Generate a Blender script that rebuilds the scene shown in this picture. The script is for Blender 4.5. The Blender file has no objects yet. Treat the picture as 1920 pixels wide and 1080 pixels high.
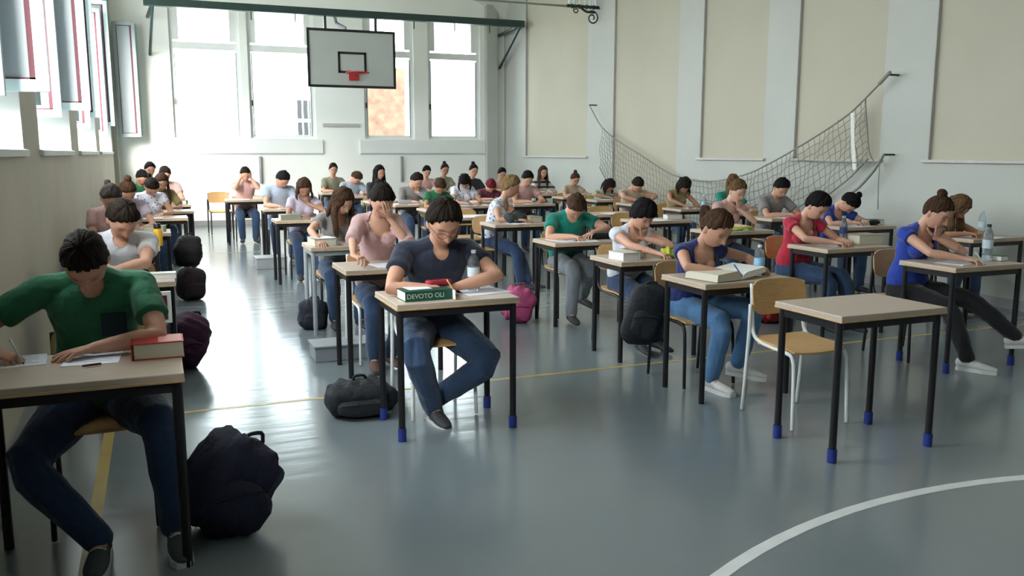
import bpy, bmesh, math, random
import numpy as np
from mathutils import Vector, Matrix
R = math.radians
rnd = random.Random(7)
S = bpy.context.scene
C = S.collection

# ------------------------------------------------------------------ camera
F, YH, H, PSI = 1620.0, 287.0, 1.55, R(22.2)
TH = math.atan2(540 - YH, F)
cam = bpy.data.objects.new('camera', bpy.data.cameras.new('camera'))
C.objects.link(cam)
cam.data.sensor_width = 36
cam.data.lens = 36 * F / 1920
cam.location = (0, 0, H)
cam.rotation_euler = (math.pi / 2 - TH, 0, -PSI)
cam.data.clip_end = 300
S.camera = cam

# ------------------------------------------------------------------ world, light, exposure
W = bpy.data.worlds.new('world'); S.world = W; W.use_nodes = True
nt = W.node_tree; nt.nodes.clear()
wo = nt.nodes.new('ShaderNodeOutputWorld'); bg = nt.nodes.new('ShaderNodeBackground')
tc = nt.nodes.new('ShaderNodeTexCoord'); sp = nt.nodes.new('ShaderNodeSeparateXYZ'); cr = nt.nodes.new('ShaderNodeValToRGB')
cr.color_ramp.elements[0].position = 0.0; cr.color_ramp.elements[0].color = (0.80, 0.86, 0.90, 1)
cr.color_ramp.elements[1].position = 0.6; cr.color_ramp.elements[1].color = (0.88, 0.96, 1.0, 1)
nt.links.new(tc.outputs['Generated'], sp.inputs[0]); nt.links.new(sp.outputs['Z'], cr.inputs[0])
nt.links.new(cr.outputs[0], bg.inputs[0]); bg.inputs[1].default_value = 5.0
nt.links.new(bg.outputs[0], wo.inputs[0])
S.view_settings.view_transform = 'Standard'; S.view_settings.look = 'None'
S.view_settings.gamma = 1; S.view_settings.use_curve_mapping = False
S.view_settings.exposure = 1.45
sun = bpy.data.lights.new('hazy_sun', 'SUN'); sun.energy = 5.0; sun.angle = R(24); sun.color = (1, .95, .86)
so_ = bpy.data.objects.new('hazy_sun', sun); C.objects.link(so_)
so_.rotation_euler = Vector((0.8, 1.7, -0.75)).to_track_quat('-Z', 'Y').to_euler()
try:
    S.cycles.use_denoising = True
    S.cycles.denoiser = 'OPENIMAGEDENOISE'
    S.cycles.max_bounces = 8; S.cycles.diffuse_bounces = 5; S.cycles.glossy_bounces = 3
    S.cycles.transmission_bounces = 6; S.cycles.transparent_max_bounces = 8
    S.cycles.sample_clamp_indirect = 6.0
    S.cycles.caustics_reflective = False; S.cycles.caustics_refractive = False
except Exception:
    pass

XL, XR, YF, YB, ZC = -0.78, 7.86, 19.75, -7.0, 4.5      # room shell
NICHES = [(0.2, 1.9), (3.6, 6.4), (7.24, 9.9), (10.77, 14.03), (14.83, 18.9)]  # first niche is unseen, added as fill light for the near faces
FARWIN = [(0.40, 1.80), (1.95, 3.36), (4.45, 5.62), (5.96, 7.24)]

def portal(name, loc, rot, sx, sy):
    l = bpy.data.lights.new(name, 'AREA'); l.shape = 'RECTANGLE'; l.size = sx; l.size_y = sy
    l.energy = 1
    l.cycles.is_portal = True
    o = bpy.data.objects.new(name, l); C.objects.link(o); o.location = loc; o.rotation_euler = rot
for a, b in NICHES:
    portal('sky_portal', (XL - 0.62, (a + b) / 2, 3.15), (0, -math.pi / 2, 0), 3.1, b - a)
for a, b in FARWIN:
    portal('sky_portal', ((a + b) / 2, YF + 0.45, 3.25), (-math.pi / 2, 0, 0), b - a, 2.8)

# ------------------------------------------------------------------ helpers
def ray(u, v):
    x = (u - 960) / F; y = -(v - 540) / F
    d = (x, math.cos(TH) + y * math.sin(TH), -math.sin(TH) + y * math.cos(TH))
    c, s = math.cos(PSI), math.sin(PSI)
    return np.array([d[0] * c + d[1] * s, -d[0] * s + d[1] * c, d[2]])
def gz(u, v, z=0.0): d = ray(u, v); return d * ((z - H) / d[2]) + np.array([0, 0, H])
def gy(u, v, Y): d = ray(u, v); return d * (Y / d[1]) + np.array([0, 0, H])
def gx(u, v, X): d = ray(u, v); return d * (X / d[0]) + np.array([0, 0, H])
def V(*a): return np.array(a, float)
def nrm(a): a = np.asarray(a, float); return a / (np.linalg.norm(a) + 1e-12)

MATS = {}
def mat(name, col, rough=0.6, noise=0.0, scale=20.0, bump=0.0, bscale=None, metal=0.0, spec=0.5, trans=0.0, tint=False, alpha=1.0, coat=0.0, sheen=0.0, emit=0.0, stretch=None, ior=1.45):
    if name in MATS: return MATS[name]
    m = bpy.data.materials.new(name); m.use_nodes = True
    n = m.node_tree.nodes; L = m.node_tree.links; b = n['Principled BSDF']
    b.inputs['Roughness'].default_value = rough; b.inputs['Metallic'].default_value = metal
    b.inputs['Specular IOR Level'].default_value = spec; b.inputs['Transmission Weight'].default_value = trans
    b.inputs['IOR'].default_value = ior; b.inputs['Alpha'].default_value = alpha; b.inputs['Coat Weight'].default_value = coat
    b.inputs['Sheen Weight'].default_value = sheen
    t = n.new('ShaderNodeTexCoord'); mp = n.new('ShaderNodeMapping'); L.new(t.outputs['Object'], mp.inputs[0])
    if stretch: mp.inputs['Scale'].default_value = stretch
    nz = n.new('ShaderNodeTexNoise'); nz.inputs['Scale'].default_value = scale; nz.inputs['Detail'].default_value = 5
    L.new(mp.outputs[0], nz.inputs['Vector'])
    rp = n.new('ShaderNodeValToRGB')
    k = noise
    rp.color_ramp.elements[0].position = 0.3; rp.color_ramp.elements[1].position = 0.7
    rp.color_ramp.elements[0].color = (*[max(0, c * (1 - k)) for c in col], 1)
    rp.color_ramp.elements[1].color = (*[min(1, c * (1 + k)) for c in col], 1)
    L.new(nz.outputs['Fac'], rp.inputs[0]); src = rp.outputs[0]
    if tint:
        at = n.new('ShaderNodeAttribute'); at.attribute_name = 'tint'
        mx = n.new('ShaderNodeMix'); mx.data_type = 'RGBA'; mx.blend_type = 'MULTIPLY'; mx.inputs[0].default_value = 1
        L.new(src, mx.inputs[6]); L.new(at.outputs['Color'], mx.inputs[7]); src = mx.outputs[2]
        b.inputs['Subsurface Weight'].default_value = 0.12; b.inputs['Subsurface Radius'].default_value = (0.02, 0.008, 0.004)
        b.inputs['Subsurface Scale'].default_value = 0.5
    L.new(src, b.inputs['Base Color'])
    if emit: L.new(src, b.inputs['Emission Color']); b.inputs['Emission Strength'].default_value = emit
    if bump:
        n2 = n.new('ShaderNodeTexNoise'); n2.inputs['Scale'].default_value = bscale or scale * 3; n2.inputs['Detail'].default_value = 4
        L.new(mp.outputs[0], n2.inputs['Vector'])
        bp = n.new('ShaderNodeBump'); bp.inputs['Strength'].default_value = bump; bp.inputs['Distance'].default_value = 0.02
        L.new(n2.outputs['Fac'], bp.inputs['Height']); L.new(bp.outputs[0], b.inputs['Normal'])
    MATS[name] = m
    return m

class MB:
    def __init__(s): s.v = []; s.f = []; s.n = 0
    def add(s, v, f):
        v = np.asarray(v, float).reshape(-1, 3)
        s.v.append(v); s.f.extend([tuple(i + s.n for i in q) for q in f]); s.n += len(v); return s
    def box(s, c, d, rot=None, bev=0.0):
        x, y, z = [k / 2 for k in d]
        if bev <= 0:
            v = V(-x, -y, -z, x, -y, -z, x, y, -z, -x, y, -z, -x, -y, z, x, -y, z, x, y, z, -x, y, z).reshape(-1, 3)
            f = [(0, 3, 2, 1), (4, 5, 6, 7), (0, 1, 5, 4), (1, 2, 6, 5), (2, 3, 7, 6), (3, 0, 4, 7)]
        else:
            bm = bmesh.new(); bmesh.ops.create_cube(bm, size=1)
            for q in bm.verts: q.co = Vector((q.co.x * 2 * x, q.co.y * 2 * y, q.co.z * 2 * z))
            bmesh.ops.bevel(bm, geom=bm.edges[:], offset=bev, segments=2, affect='EDGES', profile=0.5)
            v = np.array([q.co[:] for q in bm.verts]); bm.verts.index_update()
            f = [tuple(q.index for q in p.verts) for p in bm.faces]; bm.free()
        if rot is not None: v = v @ np.array(rot).T
        return s.add(v + np.array(c), f)
    def tube(s, P, Rr, side=(1, 0, 0), n=10, cap=1.0, sub=1):
        P = np.asarray(P, float); k = len(P)
        Rr = np.asarray(Rr, float)
        if Rr.ndim == 0: Rr = np.full((k, 2), float(Rr))
        if Rr.ndim == 1: Rr = np.stack([Rr, Rr], 1)
        if sub > 1 and k > 2:
            def cm(A):
                A = np.vstack([2 * A[0] - A[1], A, 2 * A[-1] - A[-2]]); out = []
                for i in range(1, len(A) - 2):
                    for j in range(sub):
                        t = j / sub; a, b, c, d = A[i - 1], A[i], A[i + 1], A[i + 2]
                        out.append(0.5 * (2 * b + (c - a) * t + (2 * a - 5 * b + 4 * c - d) * t * t + (3 * b - a - 3 * c + d) * t ** 3))
                out.append(A[-2]); return np.array(out)
            P, Rr = cm(P), np.maximum(cm(Rr), 1e-4); k = len(P)
        T = np.gradient(P, axis=0); T /= (np.linalg.norm(T, axis=1)[:, None] + 1e-12)
        sd = np.array(side, float)
        cs, ss, rr, cc = [], [], [], []
        for i in range(k):
            a = sd - T[i] * (sd @ T[i])
            if np.linalg.norm(a) < 1e-3: a = np.cross(T[i], (0.31, 0.2, 0.9))
            a = nrm(a); b = np.cross(T[i], a); cs.append((P[i], a, b, Rr[i]))
            sd = a if Rr[i][0] == Rr[i][1] else sd
        if cap:
            r0, r1 = min(Rr[0]) * cap, min(Rr[-1]) * cap
            pre = [(P[0] - T[0] * r0 * o, cs[0][1], cs[0][2], Rr[0] * q) for o, q in ((0.86, 0.5), (0.5, 0.866))]
            post = [(P[-1] + T[-1] * r1 * o, cs[-1][1], cs[-1][2], Rr[-1] * q) for o, q in ((0.5, 0.866), (0.86, 0.5))]
            tip0, tip1 = P[0] - T[0] * r0, P[-1] + T[-1] * r1
            cs = pre + cs + post
        else: tip0, tip1 = P[0], P[-1]
        an = np.linspace(0, 2 * math.pi, n, endpoint=False); ca, sa = np.cos(an)[:, None], np.sin(an)[:, None]
        v = [c[0] + c[1] * c[3][0] * ca + c[2] * c[3][1] * sa for c in cs]
        m = len(cs); v = np.vstack(v + [tip0[None], tip1[None]])
        f = [(i * n + j, i * n + (j + 1) % n, (i + 1) * n + (j + 1) % n, (i + 1) * n + j) for i in range(m - 1) for j in range(n)]
        f += [(m * n, (j + 1) % n, j) for j in range(n)] + [(m * n + 1, (m - 1) * n + j, (m - 1) * n + (j + 1) % n) for j in range(n)]
        return s.add(v, f)
    def ell(s, c, r, ax=None, n=12, m=8):
        t = np.linspace(0, math.pi, m + 1)[1:-1]; an = np.linspace(0, 2 * math.pi, n, endpoint=False)
        v = [(math.sin(a) * math.cos(b), math.sin(a) * math.sin(b), math.cos(a)) for a in t for b in an] + [(0, 0, 1), (0, 0, -1)]
        v = np.array(v) * np.array(r)
        if ax is not None: v = v @ np.array(ax)
        k = len(t)
        f = [(i * n + j, (i + 1) * n + j, (i + 1) * n + (j + 1) % n, i * n + (j + 1) % n) for i in range(k - 1) for j in range(n)]
        f += [(k * n, j, (j + 1) % n) for j in range(n)] + [(k * n + 1, (k - 1) * n + (j + 1) % n, (k - 1) * n + j) for j in range(n)]
        return s.add(v + np.array(c), f)
    def lathe(s, prof, c=(0, 0, 0), n=16):
        v = [(r * math.cos(a), r * math.sin(a), z) for r, z in prof for a in np.linspace(0, 2 * math.pi, n, endpoint=False)]
        k = len(prof)
        f = [(i * n + j, i * n + (j + 1) % n, (i + 1) * n + (j + 1) % n, (i + 1) * n + j) for i in range(k - 1) for j in range(n)]
        f += [tuple(range(n - 1, -1, -1)), tuple((k - 1) * n + j for j in range(n))]
        return s.add(np.array(v) + np.array(c), f)
    def poly(s, pts, d):                                   # extrude a flat polygon by vector d
        p = np.asarray(pts, float); n = len(p); v = np.vstack([p, p + np.array(d)])
        f = [tuple(range(n - 1, -1, -1)), tuple(range(n, 2 * n))] + [(i, (i + 1) % n, n + (i + 1) % n, n + i) for i in range(n)]
        return s.add(v, f)
    def verts(s): return np.vstack(s.v)
    def mesh(s, name, smooth=False):
        me = bpy.data.meshes.new(name); me.from_pydata(s.verts().tolist(), [], s.f); me.update()
        if smooth: me.polygons.foreach_set('use_smooth', [True] * len(me.polygons))
        return me
    def build(s, name, m=None, parent=None, smooth=False, auto=None, fix=True):
        me = s.mesh(name, smooth)
        if fix:
            bm = bmesh.new(); bm.from_mesh(me); bmesh.ops.recalc_face_normals(bm, faces=bm.faces); bm.to_mesh(me); bm.free()
        if auto: me.set_sharp_from_angle(angle=R(auto))
        if m: me.materials.append(m)
        o = bpy.data.objects.new(name, me); C.objects.link(o)
        if parent: o.parent = parent
        return o
def tag(o, label=None, cat=None, group=None, kind=None):
    if label: o['label'] = label
    if cat: o['category'] = cat
    if group: o['group'] = group
    if kind: o['kind'] = kind
    return o
def empty(name, loc=(0, 0, 0), rz=0.0, label=None, cat=None, group=None):
    o = bpy.data.objects.new(name, None); C.objects.link(o); o.location = [float(q) for q in loc]; o.rotation_euler = (0, 0, rz)
    o.empty_display_size = 0.1
    return tag(o, label, cat, group)
KIDS = {}
def copy_tree(o, parent=None):
    c = o.copy(); C.objects.link(c); c.parent = parent
    for ch in [q for q in list(C.objects) if q.parent == o]: copy_tree(ch, c)
    return c
def proto_tree(o):      # children listed once, then cheap to copy
    return (o, [proto_tree(q) for q in list(C.objects) if q.parent == o])
def copy_proto(t, parent=None):
    c = t[0].copy(); C.objects.link(c)
    if parent: c.parent = parent
    for k in t[1]: copy_proto(k, c)
    return c

# ------------------------------------------------------------------ materials of the place
M = dict(
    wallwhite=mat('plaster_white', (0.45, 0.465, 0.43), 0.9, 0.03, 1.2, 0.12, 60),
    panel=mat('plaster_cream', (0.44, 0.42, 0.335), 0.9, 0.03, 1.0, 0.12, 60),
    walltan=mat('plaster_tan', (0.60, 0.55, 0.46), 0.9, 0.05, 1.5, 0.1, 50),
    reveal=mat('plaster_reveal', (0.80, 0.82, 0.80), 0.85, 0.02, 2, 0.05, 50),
    ceil=mat('plaster_ceiling', (0.78, 0.75, 0.66), 0.9, 0.03, 1, 0.05, 40),
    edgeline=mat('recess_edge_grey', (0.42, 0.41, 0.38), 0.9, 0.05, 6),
    farwall=mat('plaster_far', (0.88, 0.89, 0.85), 0.9, 0.02, 1.2, 0.08, 60),  # lighter than the side walls: brighter far-end light put into the plaster colour
    sill=mat('sill_stone', (0.50, 0.48, 0.44), 0.7, 0.06, 12),
    base=mat('baseboard_grey', (0.30, 0.30, 0.30), 0.5, 0.05, 6),
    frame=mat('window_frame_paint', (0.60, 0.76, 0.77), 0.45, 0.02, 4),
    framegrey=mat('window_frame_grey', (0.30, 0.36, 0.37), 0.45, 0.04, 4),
    edge_shadow=mat('edge_shadow_maroon', (0.10, 0.02, 0.035), 0.6, 0.1, 10),
    iron=mat('wrought_iron', (0.02, 0.025, 0.022), 0.5, 0.1, 30),
    beam=mat('beam_green_paint', (0.025, 0.05, 0.045), 0.4, 0.1, 8),
    board=mat('backboard_white', (0.44, 0.47, 0.45), 0.35, 0.02, 3),
    black=mat('black_paint', (0.012, 0.012, 0.014), 0.4),
    red=mat('hoop_red', (0.42, 0.03, 0.03), 0.45, 0.05),
    rope=mat('net_rope', (0.24, 0.24, 0.21), 0.9, 0.1, 60),
    netw=mat('net_cord', (0.26, 0.26, 0.23), 0.9, 0.1, 60),
    tape=mat('net_tape', (0.7, 0.7, 0.66), 0.9, 0.05, 30),
    yellow=mat('court_yellow', (0.46, 0.34, 0.11), 0.35, 0.1, 8),
    white=mat('court_white', (0.72, 0.74, 0.74), 0.35, 0.05, 8),
    top=mat('desk_laminate', (0.50, 0.41, 0.335), 0.42, 0.05, 9, stretch=(1, 6, 1)),
    edge=mat('desk_edge_beech', (0.55, 0.38, 0.22), 0.5, 0.12, 30, stretch=(1, 8, 1)),
    dkframe=mat('desk_frame_black', (0.014, 0.013, 0.015), 0.35, 0.1, 20),
    dkgrey=mat('desk_frame_grey', (0.30, 0.34, 0.37), 0.4, 0.05, 20),
    cap=mat('foot_cap_blue', (0.02, 0.04, 0.24), 0.5, 0.1, 20),
    ply=mat('chair_plywood', (0.60, 0.36, 0.15), 0.38, 0.12, 14, stretch=(1, 10, 10)),
    chwhite=mat('chair_frame_white', (0.72, 0.74, 0.72), 0.35, 0.03, 20),
    chblack=mat('chair_frame_black', (0.015, 0.015, 0.017), 0.4, 0.1, 20),
    paper=mat('paper_white', (0.80, 0.83, 0.92), 0.8, 0.01, 6),
    print=mat('print_ink', (0.25, 0.30, 0.48), 0.8, 0.05, 20),
    pages=mat('page_block', (0.62, 0.58, 0.47), 0.85, 0.06, 30, stretch=(1, 1, 60)),
    pagesw=mat('page_block_white', (0.80, 0.80, 0.76), 0.85, 0.05, 30, stretch=(1, 1, 60)),
    concrete=mat('grey_box_paint', (0.30, 0.32, 0.34), 0.5, 0.05, 9),
)
# floor
def floor_mat():
    m = bpy.data.materials.new('resin_floor'); m.use_nodes = True; n = m.node_tree.nodes; L = m.node_tree.links; b = n['Principled BSDF']
    t = n.new('ShaderNodeTexCoord')
    nz = n.new('ShaderNodeTexNoise'); nz.inputs['Scale'].default_value = 0.9; nz.inputs['Detail'].default_value = 6; L.new(t.outputs['Object'], nz.inputs[0])
    rp = n.new('ShaderNodeValToRGB'); rp.color_ramp.elements[0].position = 0.25; rp.color_ramp.elements[1].position = 0.8
    rp.color_ramp.elements[0].color = (0.165, 0.198, 0.215, 1); rp.color_ramp.elements[1].color = (0.195, 0.228, 0.243, 1)
    L.new(nz.outputs[0], rp.inputs[0]); L.new(rp.outputs[0], b.inputs['Base Color'])
    mp = n.new('ShaderNodeMapping'); mp.inputs['Scale'].default_value = (0.5, 3.5, 1); L.new(t.outputs['Object'], mp.inputs[0])
    n2 = n.new('ShaderNodeTexNoise'); n2.inputs['Scale'].default_value = 2.2; n2.inputs['Detail'].default_value = 4; L.new(mp.outputs[0], n2.inputs[0])
    r2 = n.new('ShaderNodeMapRange'); r2.inputs['To Min'].default_value = 0.12; r2.inputs['To Max'].default_value = 0.26
    L.new(n2.outputs[0], r2.inputs[0]); L.new(r2.outputs[0], b.inputs['Roughness'])
    bp = n.new('ShaderNodeBump'); bp.inputs['Strength'].default_value = 0.10; bp.inputs['Distance'].default_value = 0.02
    L.new(n2.outputs[0], bp.inputs['Height']); L.new(bp.outputs[0], b.inputs['Normal'])
    b.inputs['Specular IOR Level'].default_value = 0.75
    return m
M['floor'] = floor_mat()

# ------------------------------------------------------------------ the shell
T = 0.65
def struct(mb, name, m, parent=None, **k):
    o = mb.build(name, m, parent, **k)
    if parent is None: o['kind'] = 'structure'
    return o
floor = struct(MB().box(((XL + XR) / 2, (YF + YB) / 2, -0.1), (XR - XL + 1.6, YF - YB + 1.6, 0.2)), 'floor', M['floor'])
def strip(pts, w, name, m):
    p = np.array(pts, float); d = np.gradient(p, axis=0); d /= np.linalg.norm(d, axis=1)[:, None]
    nn = np.stack([-d[:, 1], d[:, 0]], 1) * w / 2; a, b = p + nn, p - nn; k = len(p); z = 0.0012
    v = [(x, y, 0.0002) for x, y in a] + [(x, y, 0.0002) for x, y in b] + [(x, y, z) for x, y in a] + [(x, y, z) for x, y in b]
    f = []
    for i in range(k - 1):
        f += [(2 * k + i, 3 * k + i, 3 * k + i + 1, 2 * k + i + 1), (i, i + 1, 2 * k + i + 1, 2 * k + i)[::-1], (k + i, k + i + 1, 3 * k + i + 1, 3 * k + i)]
    o = MB().add(v, f).build(name, m, floor)
    return o
yl = strip([(-0.33, y) for y in np.linspace(-3, 18.8, 30)], 0.055, 'court_line', M['yellow']); yl['label'] = 'yellow side line painted on the floor'
yl = strip([(x, 5.42) for x in np.linspace(-0.33, 7.3, 20)], 0.04, 'court_line', M['yellow']); yl['label'] = 'yellow cross line painted on the floor'
yl = strip([(x, 14.2) for x in np.linspace(-0.33, 7.3, 20)], 0.04, 'court_line', M['yellow'])
an = np.linspace(0, 2 * math.pi, 121)
yl = strip([(3.22 + 3.1 * math.cos(a), -0.29 + 3.1 * math.sin(a)) for a in an], 0.055, 'circle_line', M['white']); yl['label'] = 'white centre circle painted on the floor'

# left wall with deep window niches
mb = MB(); ZT = ZC + 0.9; SILL = 1.57; HEAD = 4.55
def wbox(x0, x1, y0, y1, z0, z1, q=None):
    (q or mb).box(((x0 + x1) / 2, (y0 + y1) / 2, (z0 + z1) / 2), (x1 - x0, y1 - y0, z1 - z0)); return q or mb
wbox(XL - T, XL, YB, YF, 0, SILL)
wbox(XL - T, XL, YB, YF, HEAD, ZT)
ys = [YB] + [q for n_ in NICHES for q in n_] + [YF]
for i in range(0, len(ys), 2): wbox(XL - T, XL, ys[i], ys[i + 1], SILL, HEAD)
wl = struct(mb, 'wall_left', M['walltan'])
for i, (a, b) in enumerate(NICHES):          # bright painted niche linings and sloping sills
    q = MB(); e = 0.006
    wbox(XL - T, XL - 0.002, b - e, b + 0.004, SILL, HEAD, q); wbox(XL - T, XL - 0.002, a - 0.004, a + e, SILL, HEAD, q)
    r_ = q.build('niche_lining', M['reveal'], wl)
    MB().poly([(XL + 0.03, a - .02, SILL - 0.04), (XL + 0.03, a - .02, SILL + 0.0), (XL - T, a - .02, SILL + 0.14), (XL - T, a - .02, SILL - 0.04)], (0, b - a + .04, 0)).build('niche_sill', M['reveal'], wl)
struct(wbox(XL, XL + 0.015, YB, YF, 0, 0.10, MB()), 'baseboard_left', M['base'])
# pilaster at the far left corner
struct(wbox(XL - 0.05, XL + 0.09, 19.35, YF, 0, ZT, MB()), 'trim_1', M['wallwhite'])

# windows of the left wall
gl = bpy.data.materials.new('window_glass'); gl.use_nodes = True; g = gl.node_tree; g.nodes.clear()
o_ = g.nodes.new('ShaderNodeOutputMaterial'); mx = g.nodes.new('ShaderNodeMixShader'); tr = g.nodes.new('ShaderNodeBsdfTransparent'); gs = g.nodes.new('ShaderNodeBsdfGlossy')
lw = g.nodes.new('ShaderNodeLayerWeight'); lw.inputs[0].default_value = 0.25; gs.inputs['Roughness'].default_value = 0.02
tr.inputs[0].default_value = (0.9, 0.94, 0.94, 1)
g.links.new(lw.outputs['Fresnel'], mx.inputs[0]); g.links.new(tr.outputs[0], mx.inputs[1]); g.links.new(gs.outputs[0], mx.inputs[2]); g.links.new(mx.outputs[0], o_.inputs[0])
frost = mat('sash_glass_grey', (0.30, 0.34, 0.36), 0.25, 0.03, 3)
def sash(name, w, h, m, parent, glass, rail=0.07, th=0.045):
    """sash in its local XZ plane, hinge at x=0, bottom at z=0"""
    e = empty(name); e.parent = parent
    q = MB()
    q.box((rail / 2, 0, h / 2), (rail, th, h), bev=.006); q.box((w - rail / 2, 0, h / 2), (rail, th, h), bev=.006)
    q.box((w / 2, 0, rail / 2), (w - 2 * rail, th, rail)); q.box((w / 2, 0, h - rail / 2), (w - 2 * rail, th, rail))
    f = q.build('sash_frame', m, e)
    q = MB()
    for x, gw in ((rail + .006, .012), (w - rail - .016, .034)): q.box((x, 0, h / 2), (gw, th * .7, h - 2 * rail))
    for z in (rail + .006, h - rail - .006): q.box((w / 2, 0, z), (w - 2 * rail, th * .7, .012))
    q.build('edge_shadow', M['edge_shadow'], e)  # maroon edging round the glass; the wider right strip paints in shadow
    MB().box((w / 2, 0, h / 2), (w - 2 * rail, .008, h - 2 * rail)).build('pane', glass, e)
    return e
wn = 0
for i, (a, b) in enumerate(NICHES):
    wn += 1
    r = empty('window_%d' % wn); r['kind'] = 'structure'
    q = MB(); xb = XL - T + 0.06; zb = 1.86
    for y in (a + .04, (a + b) / 2, b - .04): q.box((xb, y, (zb + HEAD) / 2), (.07, .08, HEAD - zb))
    for z in (zb, HEAD - .04, 3.75): q.box((xb, (a + b) / 2, z), (.07, b - a, .08))
    q.box((xb, (a + b) / 2, (SILL + zb) / 2), (.07, b - a, zb - SILL))
    q.build('window_frame', M['frame'], r)
    # leaf opened inwards against the far reveal, seen almost square on from inside the room
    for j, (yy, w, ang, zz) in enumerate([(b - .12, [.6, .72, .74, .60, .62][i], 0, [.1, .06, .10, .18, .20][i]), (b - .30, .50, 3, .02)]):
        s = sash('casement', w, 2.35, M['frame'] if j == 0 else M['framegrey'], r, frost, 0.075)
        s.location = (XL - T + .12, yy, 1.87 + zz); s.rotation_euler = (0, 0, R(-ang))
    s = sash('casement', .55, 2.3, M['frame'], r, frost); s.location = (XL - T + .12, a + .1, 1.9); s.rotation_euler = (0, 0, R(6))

# far wall with two pairs of tall windows
mb = MB(); YO = YF + 0.5
LZ0, LZ1, UZ0, UZ1 = 1.87, 3.72, 3.84, 4.62
WX = [XL - T] + [q for n_ in FARWIN for q in n_] + [XR + T]
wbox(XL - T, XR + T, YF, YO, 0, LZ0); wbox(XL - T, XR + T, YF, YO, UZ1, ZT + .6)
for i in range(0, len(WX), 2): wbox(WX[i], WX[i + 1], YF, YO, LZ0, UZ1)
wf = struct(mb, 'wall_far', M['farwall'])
for a, b in FARWIN:
    wn += 1; r = empty('window_%d' % wn); r['kind'] = 'structure'
    q = MB(); y = YF + .12
    for x in (a + .035, b - .035): q.box((x, y, (LZ0 + UZ1) / 2), (.07, .08, UZ1 - LZ0))
    for z, h in ((LZ0 + .04, .08), ((LZ1 + UZ0) / 2, .14), (UZ1 - .04, .08)): q.box(((a + b) / 2, y, z), (b - a - .14, .08, h))
    for x in (a + .13, b - .13): q.box((x, y, (UZ0 + UZ1) / 2), (.12, .07, UZ1 - UZ0 - .1))
    q.build('window_frame', M['reveal'], r)
    q = MB()
    for x in (a + .085, b - .085): q.box((x, y - .03, (LZ0 + LZ1) / 2 + .0), (.022, .03, LZ1 - LZ0 - .1))
    q.build('hinge_side_gap', M['framegrey'], r)
    MB().box((a + .06, y - .06, 2.62), (.02, .04, .12)).build('window_handle', M['iron'], r)
    MB().box(((a + b) / 2, y, (LZ0 + LZ1) / 2), (b - a - .2, .008, LZ1 - LZ0 - .1)).build('pane', gl, r)
    MB().box(((a + b) / 2, y, (UZ0 + UZ1) / 2), (b - a - .38, .008, UZ1 - UZ0 - .1)).build('pane', gl, r)
for a, b in ((0.25, 3.48), (4.32, 7.35)):
    MB().poly([(a, YF + .01, 1.86), (a, YF - .05, 1.83), (a, YF - .05, 1.55), (a, YF + .01, 1.50)], (b - a, 0, 0)).build('window_apron', M['reveal'], wf)
MB().box((3.9, YF - .02, 2.17), (.80, .05, .07)).build('wall_ledge', M['sill'], wf)
for x in (2.12, 5.28): MB().tube([(x, YF - .03, .9), (x, YF - .03, 1.47)], .035, n=8, cap=.3).build('wall_pipe', M['base'], wf, smooth=True)
struct(wbox(XL, XR, YF - .02, YF, 0, 0.11, MB()), 'baseboard_far', M['base'])
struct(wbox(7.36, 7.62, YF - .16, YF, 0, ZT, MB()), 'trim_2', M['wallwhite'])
# far leaf standing open beside the left corner
wn += 1; r = empty('window_%d' % wn); r['kind'] = 'structure'
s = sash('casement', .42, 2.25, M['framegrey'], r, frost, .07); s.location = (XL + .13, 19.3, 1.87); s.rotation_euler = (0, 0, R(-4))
MB().box((XL + .34, 19.42, 3.0), (.48, .05, 2.2)).build('shutter', M['frame'], r)

# right wall with shallow recesses
mb = MB(); D = 0.06
REC = [(15.37, 18.45, 1.46), (12.18, 14.33, 0.0), (9.98, 11.52, 1.45), (7.86, 9.36, 1.45), (5.2, 7.17, 1.45), (2.2, 4.3, 1.45), (-1.2, 1.2, 1.45)]
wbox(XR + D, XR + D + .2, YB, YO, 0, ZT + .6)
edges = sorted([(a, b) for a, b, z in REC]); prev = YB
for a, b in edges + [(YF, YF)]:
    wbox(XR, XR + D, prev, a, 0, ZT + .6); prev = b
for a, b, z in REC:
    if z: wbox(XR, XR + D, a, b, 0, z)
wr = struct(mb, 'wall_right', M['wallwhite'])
for a, b, z in REC:
    MB().box((XR + D - .004, (a + b) / 2, (z + ZT) / 2), (.02, b - a - .002, ZT - z - .01)).build('recess_panel', M['panel'], wr)
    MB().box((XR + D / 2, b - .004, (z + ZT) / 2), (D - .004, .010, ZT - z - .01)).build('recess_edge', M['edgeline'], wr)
    if z: MB().box((XR + D / 2 - .02, (a + b) / 2, z + .012), (D + .05, b - a + .1, .035), bev=.006).build('recess_sill', M['sill'], wr)
struct(wbox(XR - .015, XR, YB, YF, 0, 0.10, MB()), 'baseboard_right', M['base'])
struct(wbox(XL - T, XR + T, YB - .3, YB, 0, ZT + .6, MB()), 'wall_back', M['wallwhite'])

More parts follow.
